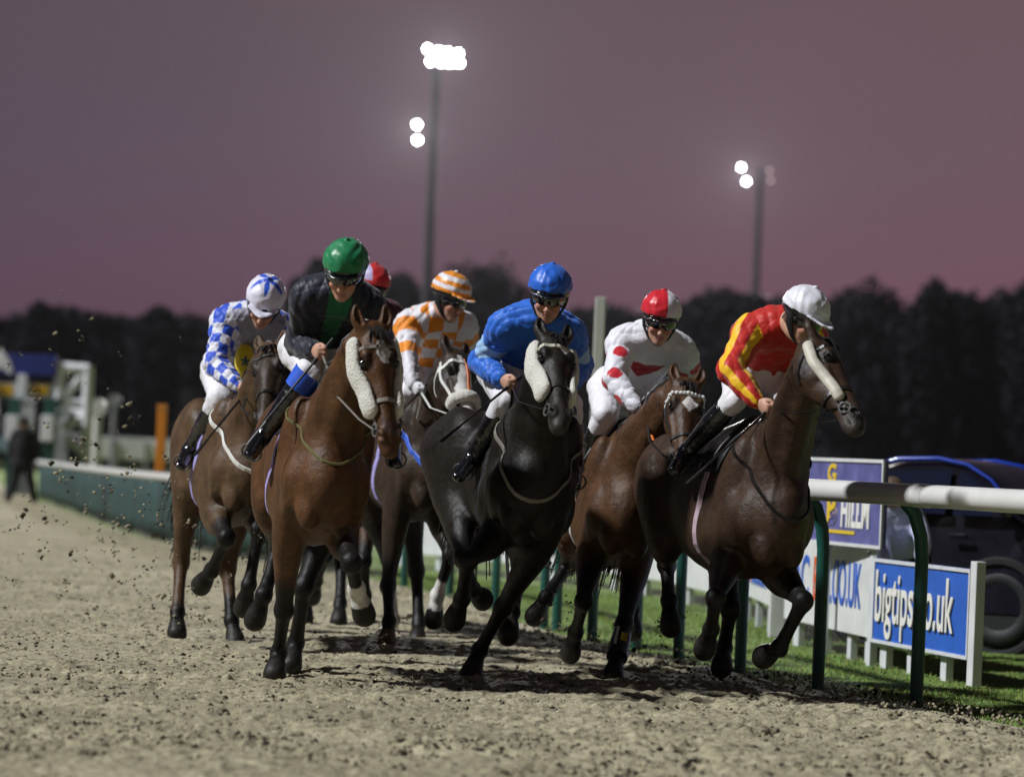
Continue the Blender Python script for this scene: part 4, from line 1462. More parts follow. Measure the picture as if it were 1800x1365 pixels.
def x_sleeve(q):
    """a yellow sleeve with a dark star hanging in front of the chequered jacket"""
    fr, base = q['fr'], q['base']
    c = fr.atx(430, 634, .22)
    u = np.array((0, -.10, 1.0)) * .075
    F = Field(c - .16, c + .16, .0062)
    F.sweep([c - u * 1.1, c - u * .3, c + u * .55, c + u * 1.05], [.030, .052, .050, .022], [.032, .058, .052, .026], (0, 1, 0), k=0)
    p, qd = F.mesh()
    C = np.tile(np.array((.80, .62, .02)), (len(p), 1))
    y, z = (p - c)[:, 1], (p - c)[:, 2]
    th = np.arctan2(y + .004, z + .004)
    k = np.abs(((th + math.pi / 5) % (2 * math.pi / 5)) - math.pi / 5)
    C[(np.hypot(y + .004, z + .004) < .036 - .030 * k / (math.pi / 5)) & ((p - c)[:, 0] > 0)] = (.02, .10, .14)
    link('yellow_panel', np_mesh('yellow_panel', p - base, qd, color=C), M['silk'], q['root'], q['mw'])

RIDERS = [
    dict(name='R1', H='H1', head=(606, 482), face=(-6, 24), c7=(598, 512), pel=(562, 612), hx=.50, c7x=.31,
         R=dict(el=(524, 604), wr=(553, 616), kn=(548, 652), an=(462, 766), to=(440, 800), h=(-1, 1)),
         L=dict(el=(668, 600), wr=(660, 632), kn=(655, 668), an=(690, 780), to=(695, 815), h=(-1, 1)),
         silk=silk_navy, cap=cap_plain((.012, .20, .075)), collar='yellow', peak=.3, shw=.155, garter='blue_cloth',
         whip=(432, 782, .62, 1), whiplabel="dark whip carried by the jockey in the green cap",
         label="jockey in a green cap, dark goggles and navy silks on the bright bay"),
    dict(name='R2', H='H2', head=(464, 536), face=(-4, 36), c7=(452, 556), pel=(414, 650), hx=.50, c7x=.29, roll=-6,
         R=dict(el=(378, 640), wr=(420, 680), kn=(388, 700), an=(334, 790), to=(318, 818), h=(1, 1)),
         L=dict(el=(516, 612), wr=(500, 672), kn=(470, 705), an=(485, 800), to=(488, 830), h=(-1, 1)),
         silk=silk_check, cap=cap_star, extra=x_sleeve, peak=1.0,
         whip=(342, 800, .66, 1), whiplabel="grey whip carried by the jockey in blue and white checks",
         label="jockey in blue and white checked silks and a white cap with a blue star"),
    dict(name='R3', H='H3', head=(790, 528), face=(42, 16), c7=(768, 556), pel=(752, 650), hx=.46, c7x=.29,
         R=dict(el=(714, 628), wr=(728, 678), kn=(722, 690), an=(690, 780), to=(680, 810), h=(1, 1)),
         L=dict(el=(826, 620), wr=(812, 668), kn=(812, 700), an=(830, 790), to=(832, 815), h=(-1, 1)),
         silk=silk_orange, cap=cap_hoops, collar='tan', peak=1.4, glove=(.6, .6, .62),
         whip=(700, 728, .35, 1), whiplabel="short dark whip carried by the jockey in orange and white",
         label="jockey in orange and white silks and a striped orange cap, looking aside"),
    dict(name='R4', H='H4', head=(965, 524), face=(-2, 14), c7=(950, 562), pel=(908, 650), hx=.48, c7x=.29,
         R=dict(el=(846, 636), wr=(884, 668), kn=(892, 704), an=(832, 802), to=(806, 838), h=(-1, 1)),
         L=dict(el=(1020, 640), wr=(1000, 680), kn=(1000, 715), an=(1012, 820), to=(1010, 852), h=(-1, 1)),
         silk=silk_blue, cap=cap_plain((.02, .13, .62)), collar='olive_strap', peak=.2,
         whip=(775, 776, .62, 1), whiplabel="blue grey whip carried by the jockey all in blue",
         label="jockey all in blue, with pale blue sleeve bands and a blue cap"),
    dict(name='R5', H='H5', head=(1160, 566), face=(4, 14), c7=(1152, 594), pel=(1098, 680), hx=.50, c7x=.31,
         R=dict(el=(1080, 668), wr=(1122, 718), kn=(1064, 728), an=(1022, 828), to=(1006, 856), h=(1, 1)),
         L=dict(el=(1218, 664), wr=(1176, 692), kn=(1180, 760), an=(1210, 850), to=(1215, 880), h=(-1, 1)),
         silk=silk_spots, cap=cap_halves, glove=(.72, .72, .78), peak=.3,
         flap='orange', whip=(1150, 774, .24, 1), whiplabel="short orange ended whip below the glove of the white and red jockey",
         label="jockey in white silks with red spots and a red and white halved cap"),
    dict(name='R6', H='H6', head=(1410, 562), face=(42, 26), c7=(1376, 572), pel=(1334, 655), hx=.48, c7x=.26,
         R=dict(el=(1284, 650), wr=(1334, 708), kn=(1290, 704), an=(1206, 794), to=(1186, 826), h=(1, 1)),
         L=dict(el=(1420, 660), wr=(1376, 704), kn=(1400, 720), an=(1400, 810), to=(1402, 835), h=(-1, 1)),
         silk=silk_stripes, cap=cap_plain((.74, .74, .80)), peak=1.0, thigh=.84,
         whip=(1206, 850, .68, 1), whiplabel="black whip carried by the jockey in red and yellow",
         label="jockey in red silks with yellow striped sleeves and a white cap"),
    dict(name='R7', H='H7', head=(653, 512), face=(20, 10), c7=(646, 540), pel=(630, 630), hx=.46, c7x=.29,
         R=dict(el=(610, 610), wr=(640, 650), kn=(620, 680), an=(590, 760), to=(580, 790), h=(-1, 1)),
         L=dict(el=(690, 610), wr=(672, 650), kn=(690, 690), an=(705, 770), to=(706, 800), h=(-1, 1)),
         silk=plain((.06, .012, .02)), cap=cap_red, peak=.3,
         label="jockey in a red cap with a lilac star, almost hidden behind the green cap"),
]
# ------------------------------------------------------------------ the setting
def vnoise(x, y, seed):
    """value noise on a lattice, -1..1"""
    g = np.random.default_rng(seed)
    T = g.uniform(-1, 1, (256, 256))
    xi, yi = np.floor(x).astype(int), np.floor(y).astype(int)
    fx, fy = x - xi, y - yi
    fx, fy = fx * fx * (3 - 2 * fx), fy * fy * (3 - 2 * fy)
    q = lambda a, b: T[a % 256, b % 256]
    return (q(xi, yi) * (1 - fx) + q(xi + 1, yi) * fx) * (1 - fy) + (q(xi, yi + 1) * (1 - fx) + q(xi + 1, yi + 1) * fx) * fy

RAIL_PX = [(1610, 1243), (1437, 1215), (1300, 1187), (1192, 1157), (1118, 1140), (1040, 1130), (978, 1108), (955, 1104), (870, 1070), (790, 1050), (710, 1030), (600, 1010)]
RAIL_PTS = [(3.78, 13.9), (3.21, 15.75), (2.71, 17.5)] + [tuple(ground(*p_, z=-.06)[:2]) for p_ in RAIL_PX]
LINE = np.array([(5.4, 8.4), (4.5, 11.5)] + [RAIL_PTS[i] for i in (0, 2, 3, 4, 5, 6, 8, 10, 11, 13, 14)] + [(-3.0, 39.0), (-3.96, 42.3), (-5.34, 48.8), (-8.4, 65.0), (-13, 90.0), (-20, 125.0)])

def rail_x(y):
    o = np.argsort(LINE[:, 1])
    return np.interp(y, LINE[o, 1], LINE[o, 0])

def sheet(name, poly, z, m, kind='structure'):
    me = bpy.data.meshes.new(name)
    me.from_pydata([(x, y, z) for x, y in poly], [], [tuple(range(len(poly)))])
    o = link(name, me, m)
    o['kind'] = kind
    return o

def ramp_mat(name, stops, scale, detail=8, rough=.9, bump=.02, bscale=30, stretch=None, scale2=None):
    m = bpy.data.materials.new(name)
    m.use_nodes = True
    t = m.node_tree
    b = t.nodes["Principled BSDF"]
    b.inputs["Roughness"].default_value = rough
    b.inputs["Specular IOR Level"].default_value = .2
    tcn = t.nodes.new("ShaderNodeTexCoord")
    n = t.nodes.new("ShaderNodeTexNoise")
    n.inputs["Scale"].default_value = scale
    n.inputs["Detail"].default_value = detail
    n.inputs["Roughness"].default_value = .7
    t.links.new(tcn.outputs["Object"], n.inputs["Vector"])
    r = t.nodes.new("ShaderNodeValToRGB")
    e = r.color_ramp.elements
    e[0].position, e[0].color = stops[0][0], (*stops[0][1], 1)
    e[1].position, e[1].color = stops[-1][0], (*stops[-1][1], 1)
    for p_, c_ in stops[1:-1]:
        q = e.new(p_)
        q.color = (*c_, 1)
    t.links.new(n.outputs["Fac"], r.inputs[0])
    col = r.outputs["Color"]
    if scale2:
        n2 = t.nodes.new("ShaderNodeTexNoise")
        n2.inputs["Scale"].default_value = scale2
        n2.inputs["Detail"].default_value = 3
        t.links.new(tcn.outputs["Object"], n2.inputs["Vector"])
        mr = t.nodes.new("ShaderNodeMapRange")
        mr.inputs["From Min"].default_value, mr.inputs["From Max"].default_value = .3, .7
        mr.inputs["To Min"].default_value, mr.inputs["To Max"].default_value = .78, 1.18
        t.links.new(n2.outputs["Fac"], mr.inputs["Value"])
        vm = t.nodes.new("ShaderNodeVectorMath")
        vm.operation = 'SCALE'
        t.links.new(col, vm.inputs[0])
        t.links.new(mr.outputs[0], vm.inputs["Scale"])
        col = vm.outputs[0]
    t.links.new(col, b.inputs["Base Color"])
    n3 = t.nodes.new("ShaderNodeTexNoise")
    n3.inputs["Scale"].default_value = bscale
    n3.inputs["Detail"].default_value = 5
    t.links.new(tcn.outputs["Object"], n3.inputs["Vector"])
    bp = t.nodes.new("ShaderNodeBump")
    bp.inputs["Strength"].default_value = .9
    bp.inputs["Distance"].default_value = bump
    t.links.new(n3.outputs["Fac"], bp.inputs["Height"])
    t.links.new(bp.outputs[0], b.inputs["Normal"])
    return m

SAND = ramp_mat("track_sand", [(.34, (.07, .058, .040)), (.42, (.255, .222, .147)), (.53, (.37, .335, .222)), (.66, (.44, .40, .272)), (.8, (.37, .305, .222))], 26, scale2=1.1, bump=.012, bscale=70)
GRASSM = ramp_mat("turf", [(.3, (.075, .12, .030)), (.5, (.14, .21, .050)), (.7, (.21, .27, .072))], 7, scale2=.8, bump=.03, bscale=40)
DARKG = ramp_mat("far_grass", [(.3, (.014, .022, .008)), (.7, (.030, .042, .014))], 1.5, bump=.05, bscale=5)

def build_ground():
    sheet("ground", [(-900, -40), (900, -40), (900, 1500), (-900, 1500)], -.12, DARKG)
    ys = np.concatenate([np.arange(2, 40, 2.0), np.arange(40, 121, 5.0)])
    rx = rail_x(ys)
    left = [(x - .15, y) for x, y in zip(rx, ys)]
    sheet("track", left + [(-60, 120), (-60, 2)], -.03, SAND)
    sheet("infield_grass", [(60, 2), (60, 120)] + [(x - .14, y) for x, y in zip(rx, ys)][::-1], -.06, GRASSM)
    # the near surface of the track, churned by hooves
    nr, nc = 800, 860
    v = np.linspace(1 / 11.6, 1 / 46.0, nr)
    d = 1 / v
    u = np.linspace(-1.2, 1.2, nc) * (900 / F_PX)
    X = d[:, None] * u[None, :]
    Yg = np.repeat(d[:, None], nc, 1)
    rx = rail_x(Yg)
    Z = .0055 * vnoise(X * 34, Yg * 34, 1) + (.0085) * vnoise(X * 17, Yg * 15, 2) + .009 * vnoise(X * 7, Yg * 6, 3) + .010 * vnoise(X * 2.2, Yg * 2, 4)
    lump = np.maximum(0, vnoise(X * 24, Yg * 22, 5) - .35)
    Z = Z + .020 * lump
    pit = np.maximum(0, vnoise(X * 9, Yg * 8, 6) - .5)
    Z = Z - .05 * pit
    e = rx - X
    bank = np.exp(-((e - .10) / .22) ** 2)
    Z = Z * (.75 + .25 * np.clip(vnoise(X, Yg, 7), -1, 1)) + .012 + bank * .025 * vnoise(X * 4, Yg * 3, 8) - .062 * np.clip(1 - e / .9, 0, 1)
    edge = np.clip((e - .04 + .10 * vnoise(X * 5, Yg * 5, 9)) / .16, 0, 1)
    Z = Z * edge - .10 * (1 - edge)
    g = np.random.default_rng(41)                               # hoof prints and scuffs
    du = u[1] - u[0]
    for k_ in range(1100):
        dd = 1 / g.uniform(1 / 38, 1 / 13.0)
        xx = rail_x(dd) - g.uniform(.15, 7.5) * g.uniform(.2, 1)
        j = int((xx / dd - u[0]) / du)
        i0, i1 = int(np.searchsorted(d, dd - .3)), int(np.searchsorted(d, dd + .3))
        w = int(.28 / dd / du) + 1
        if j - w < 0 or j + w >= nc or i1 <= i0:
            continue
        sl_ = (slice(i0, i1), slice(j - w, j + w))
        rr = np.hypot((X[sl_] - xx) / g.uniform(.055, .085), (Yg[sl_] - dd) / g.uniform(.07, .12))
        dep = g.uniform(.006, .022)
        Z[sl_] += -dep * np.exp(-rr ** 4) + dep * .7 * np.exp(-((rr - 1.35) / .35) ** 2) * (.5 + .5 * np.sin(3 * np.arctan2(Yg[sl_] - dd, X[sl_] - xx) + k_))
    V = np.stack([X, Yg, Z], 2).reshape(-1, 3)
    i = np.arange((nr - 1) * nc).reshape(nr - 1, nc)[:, :-1].ravel()
    Q = np.stack([i, i + 1, i + 1 + nc, i + nc], 1)
    keep = (edge.reshape(-1)[Q] > .01).any(1)
    Q = Q[keep]
    if np.cross(V[Q[0, 1]] - V[Q[0, 0]], V[Q[0, 2]] - V[Q[0, 0]])[2] < 0:
        Q = Q[:, ::-1]
    p, q = compact(V, Q)
    o = link("track", np_mesh("track", p, q), SAND)
    o['kind'] = 'structure'
    # loose crumbs
    n = 17000
    g = np.random.default_rng(3)
    dd = 1 / g.uniform(1 / 34, 1 / 13.2, n)
    xx = dd * g.uniform(-1.1, 1.1, n) * (900 / F_PX)
    ok = xx < rail_x(dd) - .02
    crumbs(xx[ok], dd[ok], g.uniform(.006, .014, ok.sum()), g.uniform(.003, .013, ok.sum()) * g.choice([1, 1, 1, 1.8], ok.sum()), 'loose_sand', 5, dark=.45)
    # turf blades on the strip behind the rail
    n = 55000
    yy = 1 / g.uniform(1 / 42, 1 / 15.5, n)
    off = g.uniform(.02, 5.5, n)
    off = off * g.uniform(0.2, 1, n)
    bx = rail_x(yy) + off - .14
    hgt = g.uniform(.010, .026, n) * (1 + .5 * vnoise(bx * 2, yy * 2, 11))
    w = g.uniform(.003, .006, n)
    th = g.uniform(0, 2 * math.pi, n)
    lx, ly = g.normal(0, .010, n), g.normal(0, .010, n)
    A = np.stack([bx - w * np.cos(th), yy - w * np.sin(th), np.full(n, -.062)], 1)
    B = np.stack([bx + w * np.cos(th), yy + w * np.sin(th), np.full(n, -.062)], 1)
    Cc = np.stack([bx + lx, yy + ly, hgt - .06], 1)
    V = np.stack([A, B, Cc], 1).reshape(-1, 3)
    c = np.stack([.15 + .11 * g.random(n), .24 + .13 * g.random(n), .055 + .04 * g.random(n)], 1)
    dry = g.random(n) < .10
    c[dry] = (.26, .21, .10)
    o = link("turf_grass", np_mesh("turf_grass", V, np.arange(3 * n).reshape(-1, 3), smooth=False, color=np.repeat(c, 3, 0)), mat("grass_blade", rough=.6, attr="tint", spec=.2))
    tag(o, kind='stuff', label='short green turf growing between the white rail and the advertising boards', cat='grass')

def crumbs(x, y, z, r, name, seed, dark=.25, stretch=1.0):
    g = np.random.default_rng(seed)
    n = len(x)
    base = np.array([(1, 0, 0), (-1, 0, 0), (0, 1, 0), (0, -1, 0), (0, 0, 1), (0, 0, -1)], float)
    F = np.array([(0, 2, 4), (2, 1, 4), (1, 3, 4), (3, 0, 4), (2, 0, 5), (1, 2, 5), (3, 1, 5), (0, 3, 5)])
    sc = r[:, None, None] * g.uniform(.55, 1.25, (n, 6, 1))
    P = base[None] * sc
    a = g.uniform(0, 6.28, n)
    ca, sa = np.cos(a)[:, None], np.sin(a)[:, None]
    tl = g.uniform(-.8, .8, n)[:, None]
    Px = P[..., 0] * ca - P[..., 1] * sa
    Py = P[..., 0] * sa + P[..., 1] * ca
    Pz = P[..., 2] * .75 + Px * tl * .5
    V = np.stack([Px + x[:, None], Py + y[:, None], Pz + z[:, None]], 2).reshape(-1, 3)
    Q = (F[None] + 6 * np.arange(n)[:, None, None]).reshape(-1, 3)
    t = g.uniform(.55, 1.15, n)[:, None]
    c = np.array((.38, .345, .235))[None] * t
    dk = g.random(n) < dark
    c[dk] = np.array((.060, .048, .034)) * t[dk]
    o = link(name, np_mesh(name, V, Q, smooth=False, color=np.repeat(c, 6, 0)), M_CR)
    o['kind'] = 'stuff'
    return o

M_CR = mat("sand_crumb", rough=.95, attr="tint", spec=.1)

def flying_dirt():
    g = np.random.default_rng(17)
    X, Y_, Z, Rr = [], [], [], []
    def cloud(cx, cy, depth, sx, sy, n, r0, r1):
        for k in range(n):
            p = at(cx + g.normal() * sx, cy + g.normal() * sy, depth + g.normal() * .5)
            if p.z < .02:
                continue
            rr = g.uniform(r0, r1) * (1.6 if g.random() < .12 else 1)
            for q in range(g.integers(1, 5)):
                X.append(p.x + g.normal() * rr)
                Y_.append(p.y + g.normal() * rr)
                Z.append(p.z + g.normal() * rr)
                Rr.append(rr * g.uniform(.4, 1))
    cloud(190, 880, 22.0, 80, 90, 100, .007, .022)
    cloud(130, 700, 22.3, 90, 90, 30, .006, .018)
    cloud(310, 920, 21.6, 30, 60, 60, .006, .018)
    cloud(330, 1080, 21.2, 60, 40, 60, .006, .018)
    cloud(430, 960, 20.6, 25, 50, 26, .005, .015)
    cloud(120, 1000, 21.6, 90, 60, 60, .006, .018)
    n0 = len(X)
    o = crumbs(np.array(X), np.array(Y_), np.array(Z), np.array(Rr), 'kicked_up_sand', 23, dark=.30)
    tag(o, 'clods of sand thrown up behind the galloping horses', 'sand')
    X, Y_, Z, Rr = [], [], [], []
    cloud(970, 960, 20.6, 18, 25, 18, .007, .020)
    cloud(975, 1060, 20.6, 40, 40, 40, .005, .014)
    cloud(1000, 1110, 20.6, 60, 20, 40, .005, .014)
    cloud(1150, 1120, 20.3, 60, 30, 40, .005, .014)
    cloud(690, 1130, 20.6, 60, 18, 40, .005, .014)
    o = crumbs(np.array(X), np.array(Y_), np.array(Z), np.array(Rr), 'kicked_up_soil', 29, dark=.9)
    tag(o, 'dark clods of soil flying around the horses\' legs', 'soil')

# ------------------------------------------------------------------ rails
M_WHITE = mat("white_plastic", (.74, .74, .72), rough=.38, noise=.10, nscale=5, noise2=(.55, .54, .50))
M_GREEN = mat("green_post", (.010, .085, .066), rough=.4, noise=.2, nscale=9)
M_SCREEN = mat("green_screen", (.017, .046, .043), rough=.7, noise=.8, nscale=.9, stretch=(3.5, 3.5, .15))
M_GREY = mat("grey_steel", (.20, .21, .22), rough=.5, noise=.2, nscale=8)
M_LAMPW = mat("floodlight_lens", (.9, .9, .9), emit=((1.0, .98, 1.0), 40.0))
M_LAMPD = mat("dim_floodlight_lens", (.7, .5, .5), emit=((1.0, .75, .75), .75))
M_POLE = mat("mast_steel", (.045, .045, .055), rough=.6, noise=.15, nscale=3)

def build_rail():
    pts = [Vector((x, y, 0)) for x, y in RAIL_PTS]
    root = empty('running_rail', (pts[3].x, pts[3].y, 0))
    tag(root, 'white running rail on curved dark green posts beside the grass strip', 'rail')
    inv = root.matrix_world.inverted() if False else Matrix.Translation(-Vector((pts[3].x, pts[3].y, 0)))
    tr = lambda p: inv @ Vector(p)
    path = []
    for i in range(len(pts)):
        a, b = pts[max(i - 1, 0)], pts[min(i + 1, len(pts) - 1)]
        t = (b - a).normalized()
        n = Vector((-t.y, t.x, 0))
        if n.x > 0:
            n = -n                                              # towards the track
        d = pts[i].y
        H_ = np.interp(d, [14, 20, 34], [1.08, 1.08, .96])
        path.append((pts[i], n, H_))
    rp = [tr(p + n * .15 + Vector((0, 0, h))) for p, n, h in path]
    rp2 = crom(np.array([list(p) for p in rp]), 5)
    MB().tube([Vector(p) for p in rp2], .060, 16, up=(0, 0, 1)).build('rail', M_WHITE, root, True)
    for i in range(0, len(rp2) - 1, 7):                          # sleeves over the joints
        p = Vector(rp2[i])
        t = (Vector(rp2[i + 1]) - p).normalized()
        MB().tube([p - t * .09, p + t * .09], .0645, 16, up=(0, 0, 1)).build('rail_sleeve', M_WHITE, root, True)
    for p, n, h in path:
        q = [p - Vector((0, 0, .1)), p + Vector((0, 0, .4)), p + Vector((0, 0, h - .34)), p + n * .012 + Vector((0, 0, h - .22)), p + n * .055 + Vector((0, 0, h - .10)), p + n * .12 + Vector((0, 0, h - .035))]
        MB().tube([tr(v) for v in q], [.036, .036, .036, .037, .038, .036], 14, up=n.cross(Vector((0, 0, 1)))).build('post', M_GREEN, root, True)

def build_screen():
    """far bend: white rail with a green windbreak hung under it"""
    ys = np.array([35.2, 37, 39, 41.2, 44, 48, 53, 58, 64, 70])
    xs = rail_x(ys)
    p = [Vector((x, y, 0)) for x, y in zip(xs, ys)]
    root = empty('rail_screen', tuple(p[0]))
    tag(root, 'white rail hung with green screening on the far bend at the left', 'fence')
    o = p[0]
    h = np.interp(ys, [35, 41, 48, 70], [.86, .76, .73, .66])
    MB().tube([q - o + Vector((0, 0, hh)) for q, hh in zip(p, h)], .050, 12, up=(0, 0, 1)).build('rail', M_WHITE, root, True)
    vs, fs = [], []
    n = 160
    P = crom(np.array([list(q) + [hh] for q, hh in zip(p, h)]), 16)
    for i, r in enumerate(P):
        t = P[min(i + 1, len(P) - 1), :3] - P[max(i - 1, 0), :3]
        nn = unit((-t[1], t[0], 0))
        w = .025 * math.sin(i * 1.3) + .015 * math.sin(i * .47)
        for z in (.02, .3, .6, 1.0):
            vs.append(Vector(r[:3] + nn * (w * (1.2 - z))) - o + Vector((0, 0, (r[3] - .05) * z)))
    k = 4
    for i in range(len(P) - 1):
        for j in range(3):
            fs.append((i * k + j, (i + 1) * k + j, (i + 1) * k + j + 1, i * k + j + 1))
    sc = MB().add(vs, fs).build('screen', M_SCREEN, root, True)
    so = sc.modifiers.new('t', 'SOLIDIFY')
    so.thickness = .008
    for q, hh in zip(p, h):
        MB().tube([q - o + Vector((.06, .06, -.1)), q - o + Vector((.06, .06, hh))], .035, 10).build('post', M_GREEN, root, True)

# ------------------------------------------------------------------ boards
def text_obj(s, size, m, parent, M4, ext=.004, bold=0.0, align='LEFT', sx=1.0, shear=0.0):
    cu = bpy.data.curves.new('lettering', 'FONT')
    cu.body = s
    cu.size = size
    cu.extrude = ext
    cu.offset = bold
    cu.align_x = align
    cu.shear = shear
    tmp = bpy.data.objects.new('tmp', cu)
    COL.objects.link(tmp)
    bpy.context.view_layer.update()
    me = bpy.data.meshes.new_from_object(tmp.evaluated_get(bpy.context.evaluated_depsgraph_get()))
    bpy.data.objects.remove(tmp)
    me.transform(Matrix.Diagonal((sx, 1, 1, 1)))
    me.name = 'lettering'
    o = link('lettering', me, m, parent)
    o.matrix_basis = M4
    return o

def board_frame(a, b):
    """matrix: x along a->b seen left to right, y up, z towards the track"""
    a, b = Vector((*a, 0)), Vector((*b, 0))
    x = (b - a).normalized()
    z = x.cross(Vector((0, 0, 1)))
    return Matrix(((x.x, 0, z.x, a.x), (x.y, 0, z.y, a.y), (0, 1, 0, 0), (0, 0, 0, 1))), (b - a).length

M_BOARDW = mat("board_white", (.66, .67, .66), rough=.5, noise=.10, nscale=5)
M_BOARDB = mat("board_blue", (.025, .115, .50), rough=.45, noise=.12, nscale=4)
M_BOARDN = mat("board_indigo", (.060, .065, .24), rough=.4, noise=.2, nscale=6, noise2=(.16, .16, .36))
M_TXTB = mat("letter_blue", (.03, .11, .50), rough=.5)
M_TXTR = mat("letter_red", (.60, .09, .02), rough=.5)
M_TXTW = mat("letter_white", (.78, .77, .70), rough=.5)
M_TXTY = mat("letter_yellow", (.72, .50, .03), rough=.5)
M_TXTK = mat("letter_shadow", (.012, .020, .05), rough=.6)
M_LEG = mat("board_leg", (.62, .64, .66), rough=.5, noise=.1, nscale=8)

def board(a, b, z0, z1, face, label, cat='sign', frame=True, legs=(), group=None, framem=None):
    Mt, L = board_frame(a, b)
    root = empty('advertising_board')
    root.matrix_world = Mt
    tag(root, label, cat, group)
    MB().box((L / 2, (z0 + z1) / 2, 0), (L, z1 - z0, .03), bev=.004).build('panel', face, root)
    if frame:
        fm = framem or M_LEG
        f = MB()
        w = .022
        f.box((L / 2, z1 - w / 2, .018), (L, w, .016))
        f.box((L / 2, z0 + w / 2, .018), (L, w, .016))
        f.box((w / 2, (z0 + z1) / 2, .018), (w, z1 - z0 - 2 * w, .015))
        f.box((L - w / 2, (z0 + z1) / 2, .018), (w, z1 - z0 - 2 * w, .015))
        f.build('frame', fm, root)
    for x, wd in legs:
        MB().box((x, (z0 + .02) / 2 - .03, -.045), (wd, z0 + .12, .05), bev=.004).build('leg', M_LEG, root)
    return root, L

def at_text(x, y, z=.018):
    return Matrix.Translation((x, y, z))

def build_boards():
    P0, P1, P2 = (2.80, 21.05), (2.405, 22.78), (2.03, 25.3)
    r, L = board(P1, P0, .10, .64, M_BOARDB, 'blue advertising board with white lettering at the right end of the row', legs=((.12, .12), (.62, .07), (1.25, .10)))
    sx = L * .88 / 2.62
    for dx, dy, z, m in ((.012, -.014, .0165, M_TXTK), (0, 0, .022, M_TXTW)):
        text_obj('bigtips.co.uk', .47, m, r, at_text(.04 + dx, (.245 + dy), z), .003, .004, sx=.62)
    MB().box((L + .07, .32, .0), (.10, .74, .06), bev=.005).build('end_post', M_BOARDW, r)
    r, L = board(P2, P1, .12, .74, M_BOARDW, 'white advertising board with blue and red lettering left of the blue one', frame=False, legs=((.25, .16), (1.05, .16), (1.8, .10), (2.3, .14)))
    x = .30
    text_obj('AC', .42, M_TXTB, r, at_text(.26, .30), .003, .006, sx=.85)
    text_obj('ES', .42, M_TXTR, r, at_text(.86, .30), .003, .006, sx=.85)
    text_obj('.CO.UK', .42, M_TXTB, r, at_text(1.37, .30), .003, .004, sx=.60)
    # the taller sign above it
    Q0 = at(1418, 880, 24.0)
    Q1 = at(1556, 900, 22.6)
    Q0, Q1 = (Q0.x, Q0.y), (Q1.x, Q1.y)
    Mt, L = board_frame(Q0, Q1)
    r, L = board(Q0, Q1, .70, 1.275, M_BOARDN, 'purple blue sign in a white frame standing above the white board', legs=((.3, .06), (1.2, .06)), framem=M_BOARDW)
    text_obj('G', .17, M_TXTY, r, at_text(L * .30, 1.115), .003, .006, sx=1.3)
    MB().box((L * .56, 1.11, .019), (L * .17, .032, .005)).build('white_line', M_TXTW, r)
    text_obj('B', .29, M_TXTY, r, at_text(L * .30, .84), .003, .010, sx=1.15)
    text_obj('HILLM', .29, M_TXTW, r, at_text(L * .485, .83), .003, .008, sx=.66)
    MB().box((L * .50, .79, .019), (L * .34, .022, .005)).build('yellow_line', M_TXTY, r)
    for xx in (.34, .86):
        MB().ball((L * xx, .675, .02), .016, 8, 6).build('bolt', M['metal'], r, True)
    # further boards running away behind the horses
    P2b, P3 = (2.02, 25.75), (1.95, 29.2)
    p = empty('white_post', (1.985, 25.5, 0))
    tag(p, 'white square post between two white advertising boards', 'post')
    MB().box((0, 0, .36), (.12, .12, .78), bev=.01).build('shaft', M_BOARDW, p)
    r, L = board(P3, P2b, .16, .80, M_BOARDW, 'white advertising board with small red and blue letters between the brown horse\'s legs', frame=False, legs=((.4, .1), (1.4, .1), (2.4, .1), (3.1, .1)))
    text_obj('S', .34, M_TXTR, r, at_text(L * .30, .28), .003, .006)
    text_obj('.CO.UK', .34, M_TXTB, r, at_text(L * .37, .28), .003, .006, sx=1.1)
    chain = [(1.90, 29.4), (1.47, 32.7), (.95, 34.4), (-.1, 36.4), (-1.3, 38.6)]
    labs = ['blank white board seen between the two horses nearest the rail', 'blank white board low behind the white and red jockey\'s horse', 'blank white board low behind the near black horse', 'blank white board farthest along the row']
    for i in range(4):
        r, L = board(chain[i + 1], chain[i], .10, .72, M_BOARDW, labs[i], frame=False, legs=((.3, .1), (1.2, .1)))

